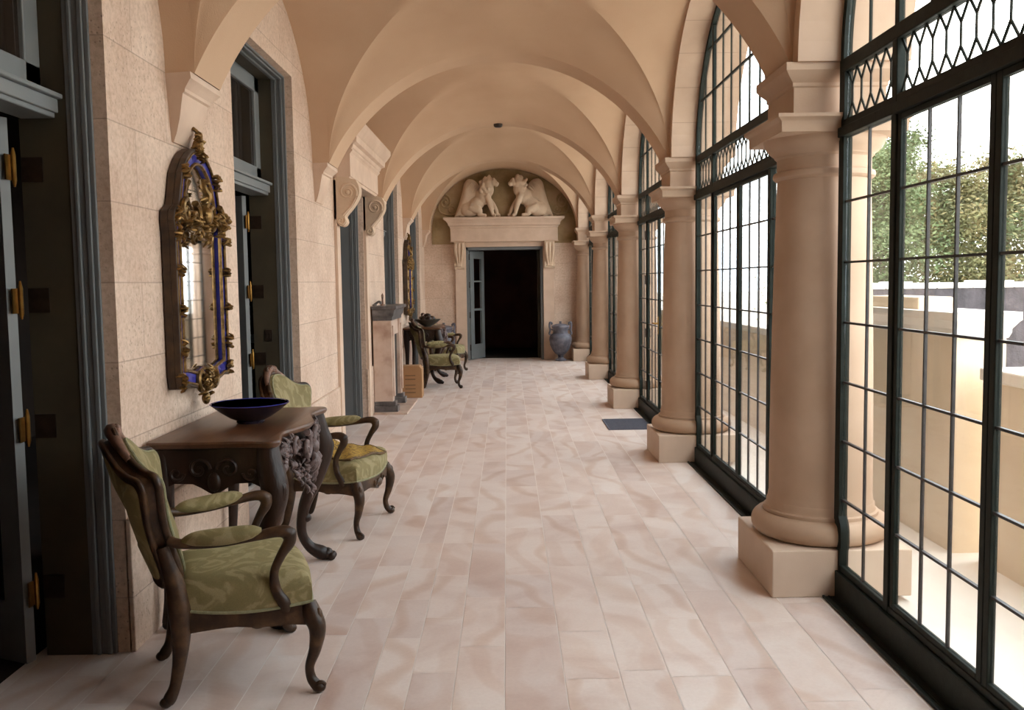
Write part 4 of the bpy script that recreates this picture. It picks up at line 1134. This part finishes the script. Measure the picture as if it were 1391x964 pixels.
rt=empty('retaining_wall',(0,30,0),label='long grey rubble retaining wall with pale coping beyond the terrace',category='wall')
m=MB(); m.box(10.6,40,0,.55,-2.4,1.18); m.build('rubble',M['retain'],rt,smooth=0)
m=MB()
rg=random.Random(4); x=10.6
while x<40:
    L=rg.uniform(.4,.9); m.box(x,x+L-.02,-.05,.65,1.15,1.36+rg.uniform(-.05,.04)); x+=L
m.build('coping',M['outpale'],rt,smooth=0,bevel=.03)
# trees: two crown meshes shared
def crown_mesh(seed,mat,hgt,wid,n=19000):
    rg=random.Random(seed); m=MB()
    cl=[(rg.gauss(0,wid*.35),rg.gauss(0,wid*.35),rg.uniform(.02,1)*hgt) for _ in range(34)]
    for k in range(n):
        c=rg.choice(cl); r=wid*.26*(1.15-.6*c[2]/hgt)
        p=Vector((c[0]*(1.2-.8*c[2]/hgt)+rg.gauss(0,r),c[1]*(1.2-.8*c[2]/hgt)+rg.gauss(0,r),c[2]+rg.gauss(0,r*.55)))
        a=Vector((rg.gauss(0,1),rg.gauss(0,1),rg.gauss(0,.5))).normalized(); b=a.cross(Vector((rg.gauss(0,1),rg.gauss(0,1),rg.gauss(0,1)))).normalized()
        s=rg.uniform(.07,.15)
        m.add([p-a*s,p-b*s*.4,p+a*s,p+b*s*.4],[(0,1,2,3)])
    return m
ta=crown_mesh(1,M['leaf_a'],7.5,3.4).build('crown',M['leaf_a'],smooth=0,recalc=False)
tbk=crown_mesh(2,M['leaf_b'],6.2,3.4,17000).build('crown',M['leaf_b'],smooth=0,recalc=False)
def trunk(h,seed):
    rg=random.Random(seed); m=MB(); q=cat([(0,0,-1),(.1,0,1),(-.05,.1,h*.5),(.1,0,h)],4); m.tube(q,[.22-.17*i/(len(q)-1) for i in range(len(q))],8)
    for k in range(6):
        z=h*(.3+.1*k); a=rg.uniform(0,6.28); m.tube([(0,0,z),(1.0*math.cos(a),1.0*math.sin(a),z+.6)],[.06,.02],6)
    return m.build('trunk',M['bark'],smooth=40)
tra=trunk(6.5,1); trb=trunk(5.2,2)
spots=[(13.2,33,0),(16.6,34.5,1),(20.4,33,0),(23.6,35,0),(26.6,32.5,1),(17.0,41,0),(22.5,42,1),(28,41,0),(13.6,40,1),(31,36,0)]
tl=['pine green tree at the left end of the row beyond the grey wall','yellowish leafy tree just right of the leftmost pine','tall pine green tree in the middle of the row beyond the wall','pine green tree near the right edge of the window view',
 'yellowish leafy tree at the right edge of the window view','pine green tree standing in the back row on the left','yellowish leafy tree standing in the back row','pine green tree standing in the back row on the right','yellowish leafy tree set back at the far left of the row','pine green tree farthest right beyond the wall']
for i,(x,y,k) in enumerate(spots):
    rt_=empty('garden_tree',(x,y,.45),label=tl[i],category='tree',group='trees beyond the garden wall')
    if i==0: cr,tr_=ta,tra
    elif i==1: cr,tr_=tbk,trb
    else: cr,tr_=(ta if k==0 else tbk).copy(),(tra if k==0 else trb).copy(); COL.objects.link(cr); COL.objects.link(tr_)
    cr.parent=rt_; tr_.parent=rt_; cr.location=(0,0,0); rt_.rotation_euler=(0,0,i*1.3); s=[.72,.8,.86,.8,.9,.95,1.0,.95,.72,.95][i]; rt_.scale=(s,s,s)

# ------------------------------------------------------------------ light: overcast bright sky
w=bpy.data.worlds.new('sky'); sc.world=w; w.use_nodes=True; nt=w.node_tree; nt.nodes.clear()
out=nt.nodes.new('ShaderNodeOutputWorld'); bg=nt.nodes.new('ShaderNodeBackground')
tc=nt.nodes.new('ShaderNodeTexCoord'); n=noise_n(nt,tc.outputs['Generated'],3.2,6,.6,.4)
r=ramp(nt,[(.42,(.78,.88,1.0)),(.56,(1.0,.98,.96))]); nt.links.new(n,r.inputs[0]); nt.links.new(r.outputs[0],bg.inputs[0]); bg.inputs[1].default_value=7.2
nt.links.new(bg.outputs[0],out.inputs[0])

# ------------------------------------------------------------------ camera
f,pitch,yaw,roll,h=1271.2,.0781,.0044,.0138,1.55
cyw,syw,cp,sp,cr_,sr_=math.cos(yaw),math.sin(yaw),math.cos(pitch),math.sin(pitch),math.cos(roll),math.sin(roll)
R=Vector((cyw,-syw,0)); Fh=Vector((syw,cyw,0)); Zv=Vector((0,0,1))
F=Fh*cp-Zv*sp; Uv=Fh*sp+Zv*cp
Rc=R*cr_-Uv*sr_; Uc=Uv*cr_+R*sr_
cam=bpy.data.cameras.new('camera'); co=bpy.data.objects.new('camera',cam); COL.objects.link(co)
mat=Matrix(((Rc.x,Uc.x,-F.x,0),(Rc.y,Uc.y,-F.y,0),(Rc.z,Uc.z,-F.z,h),(0,0,0,1)))
co.matrix_world=mat; cam.sensor_width=36; cam.lens=f/1391*36; cam.clip_start=.05; cam.clip_end=400
sc.camera=co
sc.view_settings.view_transform='Standard'; sc.view_settings.look='None'; sc.view_settings.exposure=0; sc.view_settings.gamma=1; sc.view_settings.use_curve_mapping=False
